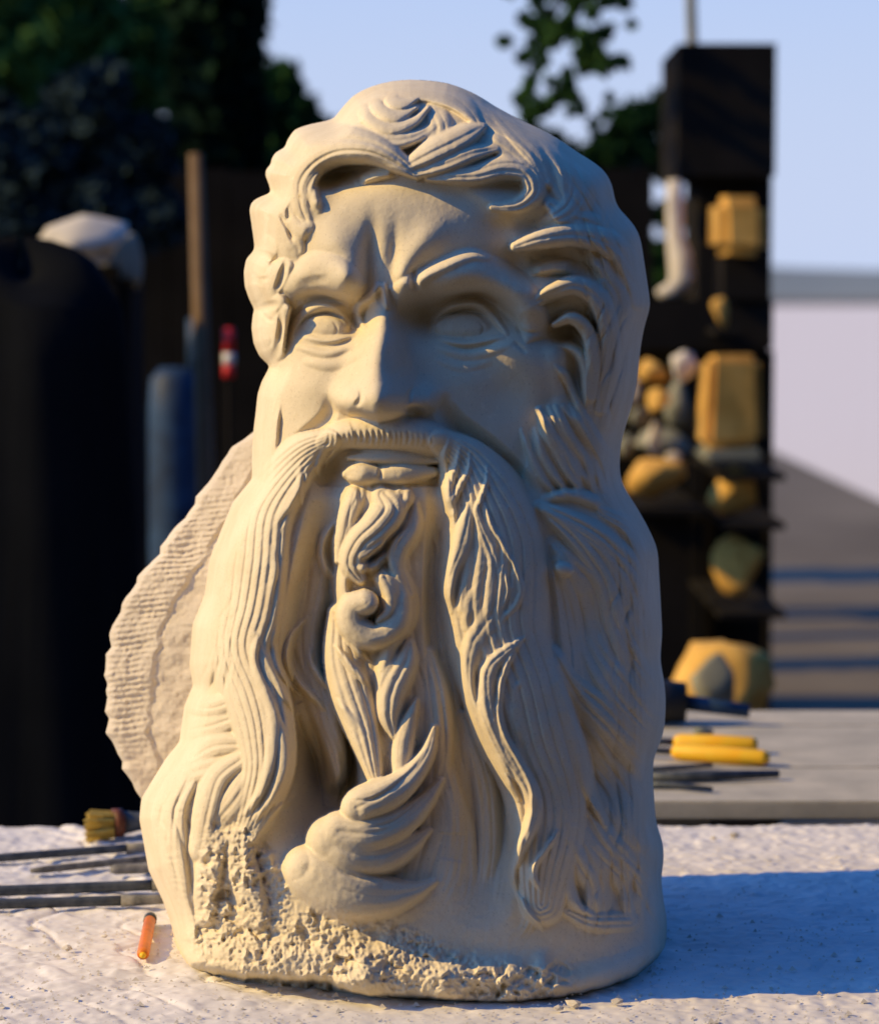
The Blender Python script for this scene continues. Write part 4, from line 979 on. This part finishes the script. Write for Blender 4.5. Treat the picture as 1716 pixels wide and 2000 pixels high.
rock('boulder', 1390, 900, 1486, 997, 6.86, 8, OCHRE, 'rounded ochre boulder below the large stone panel', 'boulder')
rock('boulder', 1212, 885, 1342, 968, 6.86, 12, OCHRE, 'flat-bottomed ochre boulder on the dark panel at the head\'s right edge', 'boulder', .3)
rock('boulder', 1376, 1030, 1492, 1160, 6.86, 15, OCHRE, 'wedge-shaped ochre boulder in the dark lower bay', 'boulder', .5)
rock('boulder', 1290, 1252, 1500, 1420, 5.6, 18, OCHRE, 'large rounded ochre boulder just behind the plank table', 'boulder', .3)
rock('boulder', 1352, 1270, 1440, 1410, 5.35, 19, GREYROCK, 'dark weathered boulder leaning against the large ochre one', 'boulder', .3)
for i, (a_, b_, c_, d_, m_, lb) in enumerate([(1305, 690, 1362, 742, PALEROCK, 'pale rounded stone under the beam beside the post'), (1238, 700, 1302, 752, OCHRE, 'ochre stone left of the pale rounded one'), (1212, 735, 1252, 800, PALEROCK, 'pale stone nearest the head\'s cheek edge'),
                           (1262, 752, 1306, 806, OCHRE, 'small ochre stone in the middle of the rubble heap'), (1226, 792, 1268, 840, GREYROCK, 'grey-green stone low in the rubble heap'), (1262, 818, 1290, 888, PALEROCK, 'narrow pale upright stone low in the rubble heap'),
                           (1206, 840, 1240, 896, GREYROCK, 'grey stone at the foot of the heap beside the beard'), (1295, 880, 1330, 905, PALEROCK, 'small pale stone resting on the flat-bottomed boulder')]):
    rock('rubble_stone', a_, b_, c_, d_, 6.95+.06*(i % 3), 60+i, m_, lb, 'stone')

e = empty('dark_plinth', at(1400, 1600, 5.55), 'dark block behind the plank table carrying the largest ochre boulder', 'plinth')
wall('block', 1296, 1408, 1496, None, 5.6, .5, parent=e)
rock('rubble_stone', 1245, 838, 1345, 898, 7.2, 91, GREYROCK, 'broad dull grey stone at the bottom of the rubble heap', 'stone')
rock('rubble_stone', 1290, 742, 1345, 846, 7.2, 92, GREYROCK, 'dull upright stone in the rubble heap against the post', 'stone')
# left side: draped form, pale boulder, pole, barrel, red and white tape
e = empty('covered_block', at(100, 1600, 4.6), 'tall round-shouldered block under a black tarpaulin at the left', 'covered block')
prof = [(1750, 190), (1400, 185), (1000, 180), (700, 168), (600, 160), (550, 140), (522, 105), (508, 60), (500, 8)]
vs = []; fs = []; sg = 40
for j, (py, w) in enumerate(prof):
    for k in range(sg):
        a_ = 2*math.pi*k/sg; f = 1+(.05*math.sin(k*5*2*math.pi/sg+j*.5)+.03*math.sin(k*9*2*math.pi/sg+j))*(j < 7)
        c = at(75, py, 4.6); g_ = 1+.05*mnoise.noise(Vector((math.cos(a_)*2, math.sin(a_)*2, j*.5))); vs.append((c.x+w*mpp(4.6)*math.cos(a_)*f*g_-(.03 if j > 4 else 0), c.y+w*mpp(4.6)*.8*math.sin(a_)*f*g_, c.z+.035*math.sin(a_*2+1)*(j > 4)))
for j in range(len(prof)-1):
    for k in range(sg): a0 = j*sg+k; a1 = j*sg+(k+1) % sg; fs.append((a0, a1, a1+sg, a0+sg))
fs.append(tuple(range((len(prof)-1)*sg, len(prof)*sg)))
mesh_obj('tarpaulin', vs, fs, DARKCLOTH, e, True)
bm = bmesh.new(); c = at(75, 1750, 4.6); box(bm, (c.x, c.y, (gz+c.z)/2+.05), (.26, .22, c.z-gz+.1)); bm_obj('plinth', bm, SHEDWOOD, e)
rock('boulder', 84, 400, 236, 540, 6.0, 31, PALEROCK, 'pale lit boulder on the pillar behind the tarpaulin', 'boulder', .4)
rock('boulder', 170, 440, 286, 575, 6.15, 36, GREYROCK, 'dull grey boulder half hidden by the pale one', 'boulder', .3)
e = empty('rough_pillar', at(170, 1600, 6.2), 'dark rough pillar carrying two boulders behind the tarpaulin', 'pillar')
a_ = at(110, 520, 6.2); b_ = at(268, 520, 6.2); bm = bmesh.new(); box(bm, ((a_.x+b_.x)/2, a_.y, (a_.z+gz)/2), (b_.x-a_.x, .3, a_.z-gz), bev=.03); bm_obj('shaft', bm, SHEDWOOD, e)
bm = bmesh.new(); a_ = at(382, 300, 6.4); b_ = at(408, 1150, 6.4); b2 = a_.lerp(b_, (a_.z-gz)/(a_.z-b_.z)); tube(bm, [a_, a_.lerp(b2, .5), b2], [.018, .024, .026], 10)
tag(bm_obj('wooden_pole', bm, POLEWOOD, None, True), 'slim upright brown wooden pole behind the left of the head', 'pole')
e = empty('blue_barrel', at(345, 1500, 7.0), 'blue plastic barrel standing in shade left of the wooden pole', 'barrel')
c = at(345, 740, 7.0); w = 56*mpp(7.0); bm = bmesh.new()
tube(bm, [Vector((c.x, c.y, gz+.001)), Vector((c.x, c.y, gz+.25)), Vector((c.x, c.y, gz+.5)), Vector((c.x, c.y, c.z-.1)), Vector((c.x, c.y, c.z)), Vector((c.x, c.y, c.z+.03))], [w*.9, w, w*1.02, w, w*.92, w*.6], 28); bm_obj('body', bm, BLUEP, e, True)
bm = bmesh.new(); tube(bm, [Vector((c.x+w*.62, c.y-.02, c.z+.02)), Vector((c.x+w*.62, c.y-.02, c.z+.16))], w*.22, 14); bm_obj('spout', bm, BLUEP, e, True)
e = empty('marker_post', at(447, 740, 6.0), 'narrow post banded red and white behind the left of the head', 'marker post')
for p0, p1, m_ in ((640, 690, RED), (690, 712, WHITE), (712, 738, RED)):
    bm = bmesh.new(); tube(bm, [at(447, p0, 6), at(447, p1, 6)], 12*mpp(6), 12); bm_obj('band', bm, m_, e, True)
bm = bmesh.new(); t0 = at(447, 738, 6); tube(bm, [t0, Vector((t0.x, t0.y, gz))], 5*mpp(6), 8); bm_obj('stake', bm, SHEDWOOD, e)

# ---------------- trees: trunk, limbs and leaf clumps through the volume
def foliage(name, blobs, m, n, size, parent, seed):
    r = random.Random(seed); vs = []; fs = []
    tot = sum(b[3]**2 for b in blobs)
    for (c, _, _, rad) in [(Vector(b[0]), 0, 0, b[3]) for b in blobs]:
        k = int(n*rad*rad/tot)
        sx = 1
        for i in range(k):
            v = Vector((r.gauss(0, 1), r.gauss(0, 1), r.gauss(0, 1))).normalized()*rad*(r.random()**.4)
            v *= .72+.5*mnoise.noise(v.normalized()*2.2+c)
            p = c+v; s = size*r.uniform(.5, 1.3)
            a = Vector((r.gauss(0, 1), r.gauss(0, 1), r.gauss(0, 1))).normalized(); b = a.cross(Vector((r.gauss(0, 1), r.gauss(0, 1), r.gauss(0, 1)))).normalized()
            q = len(vs); vs += [p-a*s, p+b*s*.5, p+a*s, p-b*s*.5]; fs.append((q, q+1, q+2, q+3))
    return mesh_obj(name, vs, fs, m, parent)
def tree(name, base, top, blobs, m, n, size, label, seed, cat='tree', r0=.12):
    e = empty(name, base, label, cat); bm = bmesh.new(); r = random.Random(seed)
    b = Vector(base); t = Vector(top); mid = b.lerp(t, .5)+Vector((r.uniform(-.1, .1), 0, 0))
    tube(bm, [b, mid, t], [r0, r0*.75, r0*.4], 10); bm_obj('trunk', bm, BARK, e, True)
    for bl in blobs[:6]:
        bm = bmesh.new(); c = Vector(bl[0]); s0 = b.lerp(t, r.uniform(.5, .95) if r0 > .07 or r0 < .05 else 1.0); tube(bm, [s0, s0.lerp(c, .5)+Vector((0, 0, .75 if r0 == .06 else .1)), c], [r0*.4, r0*.2, r0*.08], 6); bm_obj('limb', bm, BARK, e, True)
    foliage('crown', blobs, m, n, size, e, seed); return e
def blob(px, py, rp, d): return (tuple(at(px, py, d)), 0, 0, rp*mpp(d))
def gnd(px, d): p = at(px, 600, d); return Vector((p.x, p.y, gz))
d = 13.0
tree('broadleaf_tree', gnd(200, d), at(200, 250, d), [blob(150, 40, 120, d), blob(270, 70, 100, d), blob(60, 120, 130, d), blob(330, 150, 90, d), blob(200, 180, 110, d), blob(0, 0, 120, d), blob(330, 30, 70, d), blob(40, 280, 120, d), blob(-120, 130, 150, d), blob(250, 260, 90, d)],
     LEAF_MID, 26000, .075, 'broad green leafy tree at the top left above the shed', 1)
d = 8.4
tree('shrub_tree', gnd(190, d), at(190, 330, d), [blob(170, 220, 100, d), blob(270, 300, 90, d), blob(80, 300, 110, d), blob(-20, 280, 110, d), blob(200, 180, 70, d), blob(300, 420, 80, d), blob(170, 420, 120, d), blob(40, 430, 120, d)], LEAF_BLUE, 22000, .035, 'dull blue-grey leafy bush in shade above the pale boulder', 2)
d = 10.0
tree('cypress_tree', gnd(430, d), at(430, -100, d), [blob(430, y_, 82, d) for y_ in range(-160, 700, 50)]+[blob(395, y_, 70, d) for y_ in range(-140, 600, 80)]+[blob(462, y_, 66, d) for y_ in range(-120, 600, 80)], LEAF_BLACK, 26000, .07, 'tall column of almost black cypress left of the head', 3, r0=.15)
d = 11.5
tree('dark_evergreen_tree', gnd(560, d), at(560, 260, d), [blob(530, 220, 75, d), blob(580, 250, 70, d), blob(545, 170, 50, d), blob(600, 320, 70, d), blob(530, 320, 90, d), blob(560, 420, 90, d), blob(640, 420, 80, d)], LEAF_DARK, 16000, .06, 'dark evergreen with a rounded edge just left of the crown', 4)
d = 12.0
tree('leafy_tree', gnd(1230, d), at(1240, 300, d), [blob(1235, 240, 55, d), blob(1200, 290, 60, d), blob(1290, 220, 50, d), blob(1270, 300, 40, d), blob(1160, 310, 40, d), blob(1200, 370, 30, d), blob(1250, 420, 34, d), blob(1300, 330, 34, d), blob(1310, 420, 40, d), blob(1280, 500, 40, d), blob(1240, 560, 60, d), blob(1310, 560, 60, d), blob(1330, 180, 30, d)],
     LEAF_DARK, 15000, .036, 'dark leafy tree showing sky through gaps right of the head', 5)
d = 8.0
rb = random.Random(17); bl = []
for (xa, ya, xb, yb, k_, r_) in ((1120, -60, 1060, 250, 16, 20), (1100, -20, 1160, 150, 12, 18), (1130, 60, 1230, 120, 8, 15), (1060, 10, 1010, 60, 6, 15), (1090, 160, 1150, 250, 8, 18), (1190, -10, 1230, 40, 5, 14), (1060, 200, 1020, 215, 5, 18), (1010, -30, 1250, -10, 14, 18), (1150, 60, 1180, 230, 8, 20), (1040, 60, 1030, 180, 7, 14)):
    for i in range(k_):
        f = i/k_; bl.append(blob(xa+(xb-xa)*f+rb.gauss(0, 16), ya+(yb-ya)*f+rb.gauss(0, 16), r_*rb.uniform(.5, 1.3), d+rb.gauss(0, .15)))
bl.append(blob(1130, -160, 130, d))
tree('overhanging_tree', gnd(2080, d), at(1980, -420, d), bl, LEAF_MID, 10000, .021, 'sparse leafy boughs hanging into the sky above the head', 6, r0=.06)
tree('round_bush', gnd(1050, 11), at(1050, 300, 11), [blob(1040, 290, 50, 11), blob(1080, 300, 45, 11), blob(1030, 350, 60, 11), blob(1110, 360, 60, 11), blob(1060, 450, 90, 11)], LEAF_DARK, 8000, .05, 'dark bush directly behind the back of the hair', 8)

# ---------------- unseen leafy blockers, added right and behind the camera to cut sky fill
def sky_blocker(name, x0, y0, x1, y1, h, label, seed):
    e = empty(name, ((x0+x1)/2, (y0+y1)/2, gz), label, 'sky_blocker'); r = random.Random(seed); bl = []
    L = math.hypot(x1-x0, y1-y0); n = int(L/1.6)
    for i in range(n+1):
        f = i/n
        for z in np.arange(.5, h, 1.5): bl.append(((x0+(x1-x0)*f+r.uniform(-.4, .4), y0+(y1-y0)*f+r.uniform(-.4, .4), gz+z), 0, 0, 1.25+r.uniform(-.2, .3)))
    foliage('leaves', bl, LEAF_DARK, 26000, .16, e, seed)
    bm = bmesh.new(); box(bm, ((x0+x1)/2, (y0+y1)/2, gz+h*.45), (L, 1.0, h*.9), rz=math.atan2(y1-y0, x1-x0)); bm_obj('dense_core', bm, LEAF_BLACK, e)
sky_blocker('leafy_sky_blocker', 11.5, -9, 11.5, 19, 6.5, 'unseen bank of dark leaves added at the right to block low sky light', 71)
sky_blocker('leafy_sky_blocker', 10.0, -6.5, -5, -6.5, 9.5, 'unseen bank of dark leaves added behind the camera to block frontal sky light', 72)
